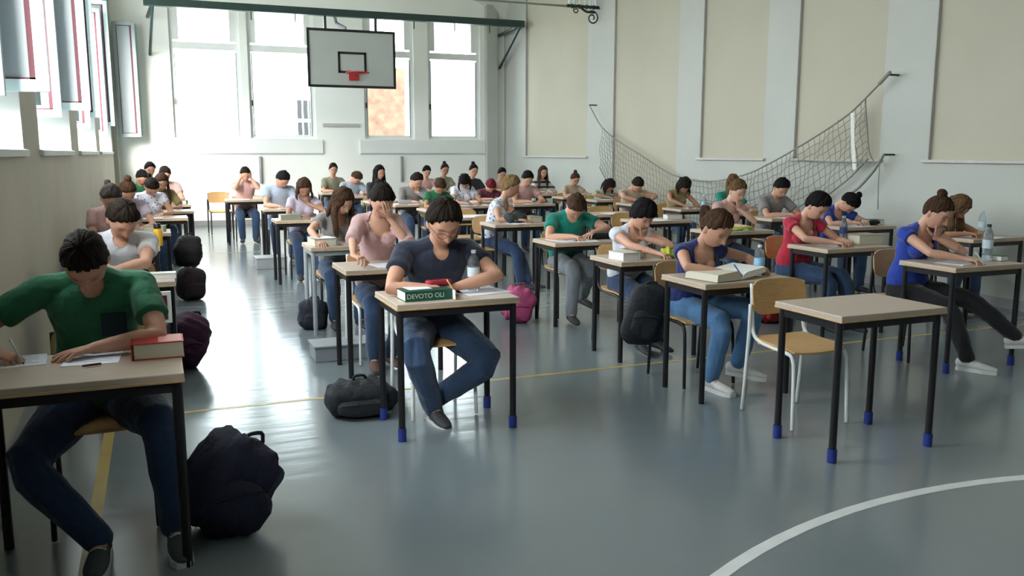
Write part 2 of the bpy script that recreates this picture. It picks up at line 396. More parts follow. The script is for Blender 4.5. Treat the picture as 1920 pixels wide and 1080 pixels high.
# vaulted ceiling: cross vault bays
BAYS = [YB + i * (YF - YB) / 7 for i in range(8)]
nu, nv = 24, 12; v = []; f = []
Wd = XR - XL
for i in range(7):
    y0, y1 = BAYS[i], BAYS[i + 1]; o0 = len(v)
    for jv in range(nv + 1):
        for ju in range(nu + 1):
            u_, w_ = ju / nu, jv / nv
            za = math.sqrt(max(0, 1 - (2 * u_ - 1) ** 2)) * 1.0
            zb_ = math.sqrt(max(0, 1 - (2 * w_ - 1) ** 2)) * 1.0
            v.append((XL + Wd * u_, y0 + (y1 - y0) * w_, ZC + max(za, zb_)))
    for jv in range(nv):
        for ju in range(nu):
            a = o0 + jv * (nu + 1) + ju; f.append((a, a + nu + 1, a + nu + 2, a + 1))
ceil = struct(MB().add(v, f), 'ceiling', M['ceil'], smooth=True, fix=False)
struct(wbox(XL - T - .2, XR + T + .2, YB - .3, YO, ZC + 1.15, ZC + 1.3, MB()), 'trim_3', M['ceil'])

# ------------------------------------------------------------------ outside the far windows
oc = mat('render_orange', (0.20, 0.105, 0.07), 0.9, 0.30, 5, 0.2); ow = mat('render_pale', (0.8, 0.8, 0.78), 0.9, 0.03, 2)
bd = empty('building', (5.9, 24.5, 0), 0, 'rust coloured house wall seen through the third far window behind the backboard', 'building')
MB().box((0.05, 0, 1.95), (1.35, .5, 3.9)).build('wall', oc, bd)
MB().box((-.66, -.26, 1.95), (.12, .06, 3.9)).build('corner_strip', M['sill'], bd)
b2 = empty('building', (5.3, 34, 0), 0, 'pale house with a barred dark window seen through the second far window', 'building')
MB().box((-.3, 0, 3.3), (3.0, 1.0, 6.6)).build('wall', ow, b2)
wv = MB().box((.0, -.52, 2.8), (.75, .06, 1.4)).build('window', M['black'], b2)
for x in (-.33, -.11, .11, .33): MB().box((x, -.56, 2.8), (.05, .04, 1.4)).build('window_bar', ow, wv)
MB().box((0, -.57, 2.75), (.75, .04, .12)).build('window_bar', ow, wv)
gd = mat('ground_outside', (0.5, 0.5, 0.47), 0.9, 0.1, 1)
struct(MB().box((4, 60, -.4), (140, 78, .2)), 'trim_4', gd)
struct(MB().box((-36, 5, -.4), (68, 60, .2)), 'trim_5', gd)
tr_ = empty('tree', (1.6, 30, 0), 0, 'pale roof gable seen low through the first far window', 'roof')
tr_.name = 'roof_gable'
MB().poly([(-.9, 0, 0), (.9, 0, 0), (.9, 0, 2.1), (.2, 0, 2.9), (-.6, 0, 2.3), (-.9, 0, 2.2)], (0, 1.5, 0)).build('gable_wall', ow, tr_)
MB().tube([(-.95, -.1, 2.2), (.2, -.1, 2.95), (.95, -.1, 2.1)], .05, n=6).build('roof_edge', M['sill'], tr_)

# ================================================================== school furniture
def leg_mb(x, y, z0, z1, r=0.019): return MB().tube([(x, y, z0), (x, y, z1)], r, n=10, cap=0)
def make_desk(kind):
    e = empty('school_desk')
    fm = M['dkgrey'] if kind == 'grey' else M['dkframe']
    t = MB().box((0, .25, .748), (.70, .50, .024), bev=.004).build('desk_top', M['top'], e)
    b = MB().box((0, .25, .731), (.704, .504, .012), bev=.003).build('top_edge', M['edge'], t)
    q = MB()
    for y in (.04, .46): q.box((0, y, .704), (.62, .02, .042))
    for x in (-.325, .325): q.box((x, .25, .704), (.02, .40, .042))
    q.build('apron_frame', fm, e)
    for x in (-.325, .325):
        for y in (.04, .46):
            l = leg_mb(x, y, .0 if kind != 'blue' else .03, .724).build('leg', fm, e, smooth=True, auto=40)
            if kind == 'blue': MB().tube([(x, y, .002), (x, y, .072)], .024, n=10, cap=0).build('foot_cap', M['cap'], l, smooth=True, auto=40)['label'] = 'bright blue rubber foot cap'
    return e
DESKP = {}
DGRP = 'single school desks set in columns across the gym'
def desk(X, Y, kind, label):
    if kind not in DESKP:
        o = make_desk(kind); DESKP[kind] = proto_tree(o)
    else: o = copy_proto(DESKP[kind])
    o.location = (X, Y, 0); tag(o, label, 'desk', DGRP)
    return o
def make_chair(kind):
    """seat centre at origin, sitter faces -Y"""
    e = empty('school_chair'); fm = M['chwhite'] if kind == 'white' else M['chblack']
    # bent plywood seat
    nx, ny = 8, 8; v = []; f = []
    for s_ in (0, 1):
        for j in range(ny + 1):
            for i in range(nx + 1):
                u_, w_ = i / nx * 2 - 1, j / ny * 2 - 1
                k = 1 - .10 * abs(u_) ** 6 * 1; x = .195 * u_ * (1 - .10 * abs(w_) ** 5); y = .19 * w_ * (1 - .10 * abs(u_) ** 5)
                z = .445 + .012 * w_ * w_ * (w_ > 0) - .018 * (w_ < -.5) * ((-w_ - .5) / .5) ** 2 + .006 * u_ * u_ + (0 if s_ == 0 else .011)
                v.append((x, y, z))
    n1 = (nx + 1) * (ny + 1)
    for j in range(ny):
        for i in range(nx):
            a = j * (nx + 1) + i; f += [(a, a + nx + 1, a + nx + 2, a + 1), (n1 + a, n1 + a + 1, n1 + a + nx + 2, n1 + a + nx + 1)]
    rim = [i for i in range(nx + 1)] + [j * (nx + 1) + nx for j in range(1, ny + 1)] + [ny * (nx + 1) + i for i in range(nx - 1, -1, -1)] + [j * (nx + 1) for j in range(ny - 1, 0, -1)]
    for i in range(len(rim)): a, b = rim[i], rim[(i + 1) % len(rim)]; f.append((a, b, n1 + b, n1 + a))
    MB().add(v, f).build('seat', M['ply'], e, smooth=True, auto=50)
    v = []; f = []
    for s_ in (0, 1):
        for j in range(ny + 1):
            for i in range(nx + 1):
                u_, w_ = i / nx * 2 - 1, j / ny * 2 - 1
                x = .195 * u_ * (1 - .14 * abs(w_) ** 6); z = .70 + .105 * w_ * (1 - .12 * abs(u_) ** 6)
                y = .195 + .03 * (w_ + 1) / 2 - .022 * u_ * u_ + (0 if s_ == 0 else .011)
                v.append((x, y, z))
    for j in range(ny):
        for i in range(nx):
            a = j * (nx + 1) + i; f += [(a, a + 1, a + nx + 2, a + nx + 1), (n1 + a, n1 + a + nx + 1, n1 + a + nx + 2, n1 + a + 1)]
    for i in range(len(rim)): a, b = rim[i], rim[(i + 1) % len(rim)]; f.append((a, b, n1 + b, n1 + a))
    MB().add(v, f).build('backrest', M['ply'], e, smooth=True, auto=50)
    for s_ in (-1, 1):
        x = .185 * s_
        MB().tube([(x * 1.02, .215, .78), (x * 1.02, .20, .62), (x * 1.02, .185, .50), (x * 1.02, .13, .452), (x * 1.02, 0, .436), (x * 1.02, -.13, .43), (x * 1.02, -.175, .40), (x * 1.03, -.19, .30), (x * 1.06, -.205, .008)],
                  .0115, n=8, cap=.4, sub=3).build('front_leg', fm, e, smooth=True)
        MB().tube([(x * 1.12, .195, .66), (x * 1.12, .20, .45), (x * 1.12, .235, .008)], .0115, n=8, cap=.4, sub=3).build('back_leg', fm, e, smooth=True)
    for y, z in ((-.12, .425), (.13, .44)): MB().tube([(-.19, y, z), (.19, y, z)], .009, n=8, cap=0).build('crossbar', fm, e, smooth=True)
    return e
CHP = {}
def chair(X, Y, kind, label, rz=0.0):
    if kind not in CHP:
        o = make_chair(kind); CHP[kind] = proto_tree(o)
    else: o = copy_proto(CHP[kind])
    o.location = (float(X), float(Y), 0); o.rotation_euler = (0, 0, rz); tag(o, label, 'chair', 'school chairs at the desks')
    return o

# ================================================================== people
def skin(k):
    cols = [(0.60, 0.335, 0.235), (0.54, 0.295, 0.20), (0.64, 0.40, 0.30), (0.42, 0.215, 0.135)]
    return mat('skin_%s' % ['rosy', 'warm', 'fair', 'tanned'][k], cols[k], 0.55, 0.05, 30, 0.05, 200, tint=True)
def cloth(name, col, n=0.08, sc=14):
    return mat('cloth_' + name, col, 0.9, n, sc, 0.5, 22, sheen=0.2)
def hairm(name, col):
    return mat('hair_' + name, col, 0.68, 0.45, 55, 0.8, 110, stretch=(1, 1, .3), spec=.10)
HC = dict(dark=(0.018, 0.013, 0.010), black=(0.010, 0.009, 0.010), brown=(0.06, 0.032, 0.018), light=(0.13, 0.075, 0.035), blond=(0.24, 0.155, 0.07), red=(0.16, 0.018, 0.03), greyb=(0.07, 0.055, 0.05))
SC = dict(green=(0.012, 0.12, 0.055), navy=(0.012, 0.018, 0.038), pink=(0.52, 0.33, 0.32), white=(0.62, 0.63, 0.68), grey=(0.22, 0.21, 0.21), teal=(0.0, 0.19, 0.145), darkblue=(0.012, 0.022, 0.12),
          red=(0.42, 0.018, 0.045), royal=(0.018, 0.05, 0.33), lilac=(0.50, 0.44, 0.55), olive=(0.20, 0.19, 0.13), black=(0.014, 0.014, 0.016), maroon=(0.12, 0.02, 0.045), rose=(0.48, 0.30, 0.28), beige=(0.45, 0.36, 0.27),
          mint=(0.33, 0.45, 0.33), bluegrey=(0.30, 0.36, 0.45), khaki=(0.26, 0.20, 0.09), jeans=(0.024, 0.055, 0.12), darkjeans=(0.015, 0.037, 0.095), lightjeans=(0.08, 0.19, 0.36), greytrousers=(0.15, 0.17, 0.19), blacktr=(0.009, 0.009, 0.011))
def clothc(k):
    if k == 'floral': return pattern_mat()
    if k == 'stripe': return stripe_mat()
    return cloth(k, SC[k], .12 if 'jeans' in k else .08, 9)
def pattern_mat():
    if 'cloth_floral' in MATS: return MATS['cloth_floral']
    m = mat('cloth_floral', (0.66, 0.67, 0.76), 0.9, 0.1, 20, .4, 30); n = m.node_tree.nodes; L = m.node_tree.links
    vo = n.new('ShaderNodeTexVoronoi'); vo.inputs['Scale'].default_value = 22; t = n.new('ShaderNodeTexCoord'); L.new(t.outputs['Object'], vo.inputs['Vector'])
    rp = n.new('ShaderNodeValToRGB'); rp.color_ramp.interpolation = 'CONSTANT'; e = rp.color_ramp.elements
    e[0].color = (0.12, 0.16, 0.32, 1); e[1].position = 0.26; e[1].color = (0.68, 0.69, 0.78, 1)
    L.new(vo.outputs['Distance'], rp.inputs[0]); L.new(rp.outputs[0], n['Principled BSDF'].inputs['Base Color']); return m
def stripe_mat():
    if 'cloth_stripe' in MATS: return MATS['cloth_stripe']
    m = mat('cloth_stripe', (0.6, 0.6, 0.58), 0.9, 0.1, 20, .4, 30); n = m.node_tree.nodes; L = m.node_tree.links
    t = n.new('ShaderNodeTexCoord'); w = n.new('ShaderNodeTexWave'); w.bands_direction = 'Z'; w.inputs['Scale'].default_value = 3.2; L.new(t.outputs['Object'], w.inputs['Vector'])
    rp = n.new('ShaderNodeValToRGB'); rp.color_ramp.interpolation = 'CONSTANT'; e = rp.color_ramp.elements
    e[0].color = (0.06, 0.05, 0.06, 1); e[1].position = 0.4; e[1].color = (0.6, 0.6, 0.56, 1)
    L.new(w.outputs['Fac'], rp.inputs[0]); L.new(rp.outputs[0], n['Principled BSDF'].inputs['Base Color']); return m

def sm(x, a, b): t = np.clip((x - a) / (b - a), 0, 1); return t * t * (3 - 2 * t)
def head_shape(D, fem=False):
    """unit directions -> head surface (x left, y forward, z up; centre at eye height)"""
    x, y, z = D[:, 0].copy(), D[:, 1].copy(), D[:, 2].copy()
    X, Y, Z = x * .074, y * .093, z * .116
    back = y < 0
    Y = np.where(back, Y * 1.08, Y * .98)
    Z = np.where(Z > 0, Z * .98, Z * 1.06)
    low = np.clip(-Z / .116, 0, 1.1)
    X *= 1 - (.34 if not fem else .40) * low ** 1.7
    Y = np.where(back, Y * (1 - .50 * low ** 1.1), Y * (1 - .10 * low ** 3))
    # flatten the face plane a little
    fr = np.clip(y, 0, 1)
    Y = np.where((y > .55), Y + (.090 - Y) * .35 * sm(y, .55, .9), Y)
    g = lambda a, b: np.exp(-(a / b) ** 2)
    nose = sm(Z, .016, -.022) * (1 - sm(-Z, .034, .044))
    nose = np.where(Z > .016, 0, np.where(Z < -.046, 0, np.clip((.016 - Z) / .05, 0, 1) * (1 - sm(-Z, .034, .046))))
    front = sm(y, .2, .6)
    Y += front * .030 * nose * g(X, .0105 + .004 * np.clip(-Z / .04, 0, 1))
    Y += front * .005 * g(Z - .024, .009) * g(X, .045)
    Y -= front * .011 * g(np.abs(X) - .030, .015) * g(Z - .008, .011)
    Y += front * .004 * g(np.abs(X) - .030, .010) * g(Z - .003, .006)
    Y += front * .006 * g(X, .020) * (g(Z + .060, .006) + g(Z + .072, .006))
    Y -= front * .004 * g(X, .024) * g(Z + .0665, .0028)
    Y += front * .008 * g(X, .022) * g(Z + .104, .016)
    return np.stack([X, Y, Z], 1)
def head_tint(P, D, HCc):
    X, Y, Z = P.T; fr = sm(D[:, 1], .2, .5)
    t = np.ones((len(P), 3)); g = lambda a, b: np.exp(-(a / b) ** 2)
    def mixc(w, c):
        nonlocal t; w = w[:, None]; t = t * (1 - w) + np.array(c) * w
    mixc(fr * .9 * g(np.abs(X) - .033, .015) * g(Z - .024 + .12 * (np.abs(X) - .03) ** 2 / .03, .0045), (.16, .13, .12))
    mixc(fr * .95 * g(np.abs(X) - .031, .013) * g(Z - .0015, .003), (.10, .08, .08))
    mixc(fr * .7 * g(X, .019) * g(Z + .067, .008), (.85, .45, .45))
    mixc(fr * .35 * g(np.abs(X) - .038, .016) * g(Z + .035, .02), (1.0, .80, .78))
    return t
def sphere_grid(n, m):
    t = np.linspace(0, math.pi, m + 1)[1:-1]; an = np.linspace(0, 2 * math.pi, n, endpoint=False)
    v = [(math.sin(a) * math.cos(b), math.sin(a) * math.sin(b), math.cos(a)) for a in t for b in an] + [(0, 0, 1), (0, 0, -1)]
    k = len(t)
    f = [(i * n + j, (i + 1) * n + j, (i + 1) * n + (j + 1) % n, i * n + (j + 1) % n) for i in range(k - 1) for j in range(n)]
    f += [(k * n, j, (j + 1) % n) for j in range(n)] + [(k * n + 1, (k - 1) * n + (j + 1) % n, (k - 1) * n + j) for j in range(n)]
    return np.array(v), f
def hair_cap(D, style, th, seed):
    P = head_shape(D); b = P.copy()
    y, z = b[:, 1], b[:, 2]
    hl = np.interp(y, [-.11, -.075, -.045, -.015, .000, .030, .055, .085, .1], [-.075, -.075, -.050, -.008, .004, .022, .052, .078, .084])
    if style == 'bangs': hl = np.interp(y, [-.11, -.06, -.03, .03, .07, .1], [-.09, -.09, -.06, -.01, .036, .042])
    if style == 'fringe': hl = np.interp(y, [-.11, -.075, -.045, -.015, .03, .06, .1], [-.075, -.075, -.05, -.01, .010, .046, .060])
    r = np.random.RandomState(seed); az = np.arctan2(D[:, 0], D[:, 1])
    hl = hl + .006 * np.sin(az * 13 + r.rand() * 6) * sm(y, -.02, .03) + .004 * np.sin(az * 29 + r.rand() * 6)
    h = z - hl
    m = sm(h, -.003, .018) ** .8
    r = np.random.RandomState(seed); az = np.arctan2(D[:, 0], D[:, 1])
    st = sum(np.sin(az * k + r.rand() * 6 + 3 * D[:, 2] * r.randn()) * a for k, a in ((5, .0022), (9, .0020), (17, .0016), (31, .0012)))
    t = (th * (1 + .35 * sm(D[:, 2], .2, 1)) + st * (th / .012)) * m - .007 * (1 - sm(h, -.012, .0))
    N = D / np.array([.074, .093, .116]); N /= np.linalg.norm(N, axis=1)[:, None]
    # keep the nose out of the cap
    P2 = P.copy(); P2[:, 1] = np.where((D[:, 1] > .2) & (h < 0), np.minimum(P[:, 1], .075), P[:, 1])
    return P2 + N * t[:, None]

JOBS = []
def job(mb, vox, smooth, after):
    me = mb.mesh('tmp'); o = bpy.data.objects.new('tmp', me); C.objects.link(o)
    r = o.modifiers.new('r', 'REMESH'); r.mode = 'VOXEL'; r.voxel_size = vox
    if smooth: s_ = o.modifiers.new('s', 'SMOOTH'); s_.factor = .5; s_.iterations = smooth
    JOBS.append((o, after))
def flush():
    dg = bpy.context.evaluated_depsgraph_get(); dg.update()
    for o, after in JOBS:
        me = bpy.data.meshes.new_from_object(o.evaluated_get(dg)); after(me)
    for o, after in JOBS:
        m_ = o.data; bpy.data.objects.remove(o); bpy.data.meshes.remove(m_)
    JOBS.clear()
def getv(me):
    a = np.empty(len(me.vertices) * 3, np.float32); me.vertices.foreach_get('co', a); return a.reshape(-1, 3).astype(float)
def getf(me): 
    li = np.empty(len(me.loops), np.int32); me.loops.foreach_get('vertex_index', li)
    tot = np.empty(len(me.polygons), np.int32); me.polygons.foreach_get('loop_total', tot)
    return li, tot
def ik(S_, T_, a, b, hint):
    d = T_ - S_; L = np.linalg.norm(d)
    if L > (a + b) * .995: T_ = S_ + d / L * (a + b) * .995; d = T_ - S_; L = np.linalg.norm(d)
    u = d / L; k = (a * a - b * b + L * L) / (2 * L); h = math.sqrt(max(a * a - k * k, 1e-6))
    c = S_ + u * k; w = hint - c; w = w - u * (w @ u); w = nrm(w)
    return c + w * h, T_

def hand_parts(body, extra, Wp, d, n, s_, curl, sc, seg, spread=1.0):
    """Wp wrist, d fingers' direction, n palm normal, s_ thumb side"""
    d = nrm(d); n = nrm(n - d * (n @ d)); s_ = nrm(s_ - d * (s_ @ d) - n * (s_ @ n))
    body.tube([Wp - d * .015 * sc, Wp + d * .02 * sc, Wp + d * .055 * sc, Wp + d * .085 * sc], np.array([(.024, .019), (.031, .018), (.039, .015), (.038, .0125)]) * sc, side=s_, n=10, cap=.8)
    def rot(v_, ax, a): return v_ * math.cos(a) + np.cross(ax, v_) * math.sin(a) + ax * (ax @ v_) * (1 - math.cos(a))
    ax = np.cross(d, n)
    for i, (L_, off) in enumerate(zip((.070, .079, .073, .057), (.083, .088, .085, .076))):
        q = Wp + (d * (off - .012) + s_ * (.0275 - .0185 * i)) * sc
        dd = rot(d, nrm(n), 0.0) + s_ * (.10 - .07 * i) * spread; dd = nrm(dd)
        P = [q - dd * .02 * sc, q]; a = 0
        for k_, fr in enumerate((.45, .31, .24)):
            a = curl * (.55, .65, .45)[k_] + (.06 * i)
            dd = rot(dd, nrm(np.cross(dd, n)), a); q = q + dd * L_ * fr * sc; P.append(q)
        extra.tube(P, np.array([.0095, .0095, .0085, .0080, .0068]) * sc, n=seg, cap=.9)
    q = Wp + (d * .018 + s_ * .022 + n * .004) * sc; dd = nrm(d * .55 + s_ * .8 + n * .25); P = [q]
    for fr, tw in ((.038, 0), (.032, .4), (.026, .3)):
        dd = nrm(dd + d * tw * .6 - s_ * tw * .6 * (1 if curl > .5 else .4) + n * .12 * curl); q = q + dd * fr * sc; P.append(q)
    extra.tube(P, np.array([.0135, .0115, .0098, .0078]) * sc, n=seg, cap=.9)

TRI = [0]
def person(who, head, base, desc, hair=('short', 'dark'), shirt=('navy', .55), trousers='jeans', shoes=((.03, .03, .035), None), sk=0, fem=False,
           pitch=45, yaw=0, roll=0, rh=None, lh=None, py=.60, re=None, le=None, rdir=None, ldir=None, rcurl=.9, lcurl=.35, feet=None, knees=None,
           lod=2, sc=1.0, hipx=0, glasses=False, label=None, hz=1.07, neck=None, sit=.54, seatback=0, tor=.50, face=0.0, group=None, legs=True, lean=0.0, tsc=1.0):
    """base = (X, Y) of the desk's front edge centre; head = world head centre"""
    vox = {0: .0075, 1: .011, 2: .016, 3: .022}[lod]
    seg = {0: 8, 1: 6, 2: 5, 3: 4}[lod]
    if fem: sc *= .95
    up = V(0, 0, 1); ca, sa = math.cos(face), math.sin(face)
    fw = V(sa, -ca, 0); lf = V(ca, sa, 0)                    # faces -Y, its left is +X
    Hc = np.array(head, float)
    ya = R(yaw) + face; pa = R(pitch)
    d = V(math.sin(ya) * math.cos(pa), -math.cos(ya) * math.cos(pa), -math.sin(pa))
    lh_ = nrm(np.cross(up, d)) * 1.0; lh_ = nrm(np.cross(up, d)); lx = -lh_ if (lh_ @ V(math.cos(ya), math.sin(ya), 0)) < 0 else lh_
    u_ = nrm(np.cross(lx, d)); u_ = u_ if u_[2] > 0 or pitch > 80 else -u_
    if roll: 
        a = R(roll); lx, u_ = lx * math.cos(a) + u_ * math.sin(a), u_ * math.cos(a) - lx * math.sin(a)
    AX = np.array([lx, d, u_])
    hs = hz * (1.0 if not fem else .97)
    N0 = Hc - u_ * .075 * hs - d * .025
    # neck base and pelvis
    bk = -fw
    Cc = N0 - up * (.075 if pitch > 25 else .10) * sc + bk * (.075 * math.sin(min(pa, 1.2)) + .02)
    X0, Y0 = base
    B0 = V(X0, Y0, 0)
    side0 = (V(Cc[0], Cc[1], 0) - B0) @ lf
    Pv = B0 + bk * py + lf * (side0 + hipx) if not face else V(Cc[0], Cc[1], 0) + bk * .14
    Pv[2] = sit
    cx = Cc[0] - X0; cy = Cc[1] - Y0
    if rh is None: rh = (cx - .07, cy - .36, .80)
    if lh is None: lh = (cx + .13, cy - .32, .80)
    ctrl = Pv * .5 + Cc * .5 + bk * .055 + up * .03
    def spine(t): return (1 - t) ** 2 * Pv + 2 * t * (1 - t) * ctrl + t * t * Cc
    wid = [(0.0, .150, .105), (.10, .168, .120), (.25, .160, .115), (.42, .138, .102), (.60, .148, .112), (.78, .165, .118), (.90, .150, .098), (.97, .108, .078), (1.0, .072, .062)]
    if fem: wid = [(0.0, .155, .108), (.10, .172, .122), (.25, .155, .110), (.42, .120, .092), (.60, .132, .100), (.78, .146, .106), (.90, .132, .088), (.97, .095, .070), (1.0, .060, .055)]
    wid = [(t, a * sc * tsc, b * sc * tsc) for t, a, b in wid]
    shd = nrm(Cc - spine(.8)); shl = nrm(lf - shd * (lf @ shd) + lean * shd)
    sw = (.172 if not fem else .146) * sc * tsc
    Ls = Cc - shd * .050 * sc + shl * sw; Rs = Cc - shd * .050 * sc - shl * sw
    def torso(mb, inf, t0=0.0, t1=1.0):
        st = [w for w in wid if t0 <= w[0] <= t1 + 1e-6]
        mb.tube([spine(w[0]) for w in st], [(w[1] + inf, w[2] + inf) for w in st], side=lf, n=20, cap=.6, sub=2)
        if fem:
            fr = np.cross(shl, shd); fr = fr if fr @ fw > 0 else -fr
            for s_ in (-1, 1): mb.ell(spine(.70) + fr * .085 * sc + lf * s_ * .062 * sc, (.058 * sc + inf,) * 3, n=12, m=8)
    def trap(mb, inf):
        for S_ in (Ls, Rs): mb.tube([Cc + shd * .005 - shd * .0, (Cc + S_) / 2 - shd * .012, S_], np.array([.042, .046, .050]) * sc * tsc + inf, n=12, cap=1)
    # arms
    ua, fa = .285 * sc, .245 * sc
    def wp(q): return V(X0 + q[0], Y0 + q[1], q[2])
    arms = []
    for S_, tgt, el, s_, dr, cu in ((Ls, lh, le, 1, ldir, lcurl), (Rs, rh, re, -1, rdir, rcurl)):
        if isinstance(tgt, str):
            if tgt == 'head': tg = Hc + lx * s_ * .085 + d * .035 - u_ * .055; dflt = nrm(u_ * .9 + d * .25 - lx * s_ * .15)
            elif tgt == 'forehead': tg = Hc + lx * s_ * .035 + d * .125 - u_ * .05; dflt = nrm(u_ * .95 - d * .1 - lx * s_ * .2)
            elif tgt == 'chin': tg = Hc + lx * s_ * .03 + d * .09 - u_ * .165; dflt = nrm(u_ * .8 - d * .05 - lx * s_ * .25)
            elif tgt == 'lap': tg = Pv + fw * .28 + lf * s_ * .08 + up * .12; dflt = nrm(fw - lf * s_ * .4 - up * .2)
            hint = wp(el) if el else V(S_[0], S_[1], 0) + lf * s_ * .10 + fw * .22 + up * .80
            flat = False
        else:
            tg = wp(tgt); hint = wp(el) if el else S_ * V(1, 1, 0) + lf * s_ * .16 + bk * .06 + up * .66; dflt = None; flat = True
        E_, Tw = ik(S_, tg, ua, fa, hint)
        if flat and E_[2] < .80 and Y0 - .02 < E_[1] < Y0 + .52: E_, Tw = ik(S_, tg, ua, fa, hint + up * .16 + lf * s_ * .05)
        fd = nrm(Tw - E_)
        if dr is not None: hd = nrm(V(*dr))
        elif dflt is not None: hd = dflt
        else: hd = nrm(V(fd[0], fd[1], min(fd[2], 0) * .3 - .08) + fw * .3)
        if flat: pn = V(0, 0, -1)
        else: pn = nrm(Hc - Tw) if tgt != 'lap' else V(0, 0, -1)
        ts = -lf * s_ if flat or tgt == 'lap' else (-fw if tgt in ('head',) else -lf * s_)
        if not flat and tgt in ('chin', 'forehead'): ts = -lf * s_
        arms.append((S_, E_, Tw, s_, hd, pn, ts, cu))
    # legs
    th, shn = .425 * sc, .41 * sc
    px_, py_ = Pv[0] - X0, Pv[1] - Y0
    feet = feet or ((px_ + .11 + fw[0] * .40, py_ + fw[1] * .40), (px_ - .10 + fw[0] * .34, py_ + fw[1] * .34)); legsd = []
    for s_, ft, kn in ((1, feet[0], knees and knees[0]), (-1, feet[1], knees and knees[1])):
        Hp = Pv + lf * s_ * .088 * sc - up * .03
        az = ft[2] if len(ft) > 2 else .0
        A = V(X0 + ft[0], Y0 + ft[1], .085 + az)
        toe = nrm(V(*(ft[3] if len(ft) > 3 else (0, -1, 0)), ) if False else (V(*ft[3]) if len(ft) > 3 else fw + lf * s_ * .15))
        hint = wp(kn) if kn else Hp + fw * .45 + up * .10 + lf * s_ * .05
        Kn, A = ik(Hp, A, th, shn, hint)
        legsd.append((Hp, Kn, A, toe, s_))
    def leg(mb, L_, inf, frac=1.0, thin=1.0):
        Hp, Kn, A, toe, s_ = L_
        End = Kn + (A - Kn) * frac
        P = [Hp, Hp * .55 + Kn * .45, Kn * .93 + Hp * .07, Kn * .9 + End * .1 if frac == 1 else Kn * .85 + End * .15, Kn * .62 + End * .38, End]
        mb.tube(P, np.array([.094, .086, .066, .062, .058, .044]) * sc * tsc + np.array([inf] * 5 + [inf * 1.3]), n=12, cap=1)
    # --- meshes
    root = empty('person', Pv * V(1, 1, 0), 0, label or desc, 'person', group)
    org = Pv * V(1, 1, 0)
    body, extra = MB(), MB()
    torso(body, -.004); trap(body, -.003)
    nr = (.055 if not fem else .047) * sc
    body.tube([Cc - shd * .05, Cc + (N0 - Cc) * .35, N0 + u_ * .012], [nr * 1.25, nr * 1.02, nr], n=14, cap=1)
    ar = np.array([.052, .047, .043, .0385, .040, .034, .024]) * sc * (1 if not fem else .86)
    for S_, E_, Tw, s_, hd, pn, ts, cu in arms:
        body.tube([S_, S_ * .6 + E_ * .4, S_ * .25 + E_ * .75, E_, E_ * .72 + Tw * .28, E_ * .4 + Tw * .6, Tw], ar, n=12, cap=1)
        hand_parts(body, extra, Tw, hd, pn, ts, cu, sc * .97, seg)
    if legs:
        for L_ in legsd:
            leg(body, L_, -.014)
            Hp, Kn, A, toe, s_ = L_
            body.tube([A, A + toe * .05 - up * .035, A + toe * .13 - up * .05], np.array([.034, .032, .022]) * sc, n=8)
    # head
    nh = {0: (72, 64), 1: (40, 36), 2: (26, 24), 3: (18, 16)}[lod]
    D, hf = sphere_grid(*nh)
    hp = head_shape(D, fem); tint = head_tint(hp, D, None)
    hw = hp * hs @ AX + Hc
    hm = MB().add(hw, hf); nhv = len(hw)
    for s_ in (-1, 1):
        c0 = Hc + (np.array([s_ * .0735, -.008, -.012]) * hs) @ AX
        ea = np.array([lx * s_ * .45 - d * .89, d * .45 * s_ * s_ + lx * s_ * .89, u_]);
        hm.ell(c0, (.016 * hs, .006 * hs, .031 * hs), ax=ea, n=seg + 4, m=seg + 2)
        if lod == 0: hm.ell(c0 + (np.array([s_ * .004, -.006, .002])) @ AX, (.010, .004, .020), ax=ea, n=8, m=6)
    skm = skin(sk)
    def fin_body(me):
        v1 = getv(me); li, tot = getf(me)
        parts = [v1]; faces = []; st = np.concatenate([[0], np.cumsum(tot)])
        ex = MB(); ex.add(v1, []); ex.f = [tuple(li[st[i]:st[i + 1]]) for i in range(len(tot))]
        ex.add(hm.verts(), hm.f)
        if extra.n: ex.add(extra.verts(), extra.f)
        V_ = ex.verts(); col = np.ones((len(V_), 4), np.float32); col[len(v1):len(v1) + nhv, :3] = tint
        me2 = bpy.data.meshes.new('body'); me2.from_pydata((V_ - org).tolist(), [], [tuple(int(q) for q in f) for f in ex.f]); me2.update()
        me2.polygons.foreach_set('use_smooth', [True] * len(me2.polygons))
        at = me2.color_attributes.new('tint', 'FLOAT_COLOR', 'POINT'); at.data.foreach_set('color', col.ravel())
        me2.materials.append(skm); TRI[0] += len(me2.polygons) * 2
        o = bpy.data.objects.new('body', me2); C.objects.link(o); o.parent = root
        bpy.data.meshes.remove(me)
    job(body, vox, 2, fin_body)
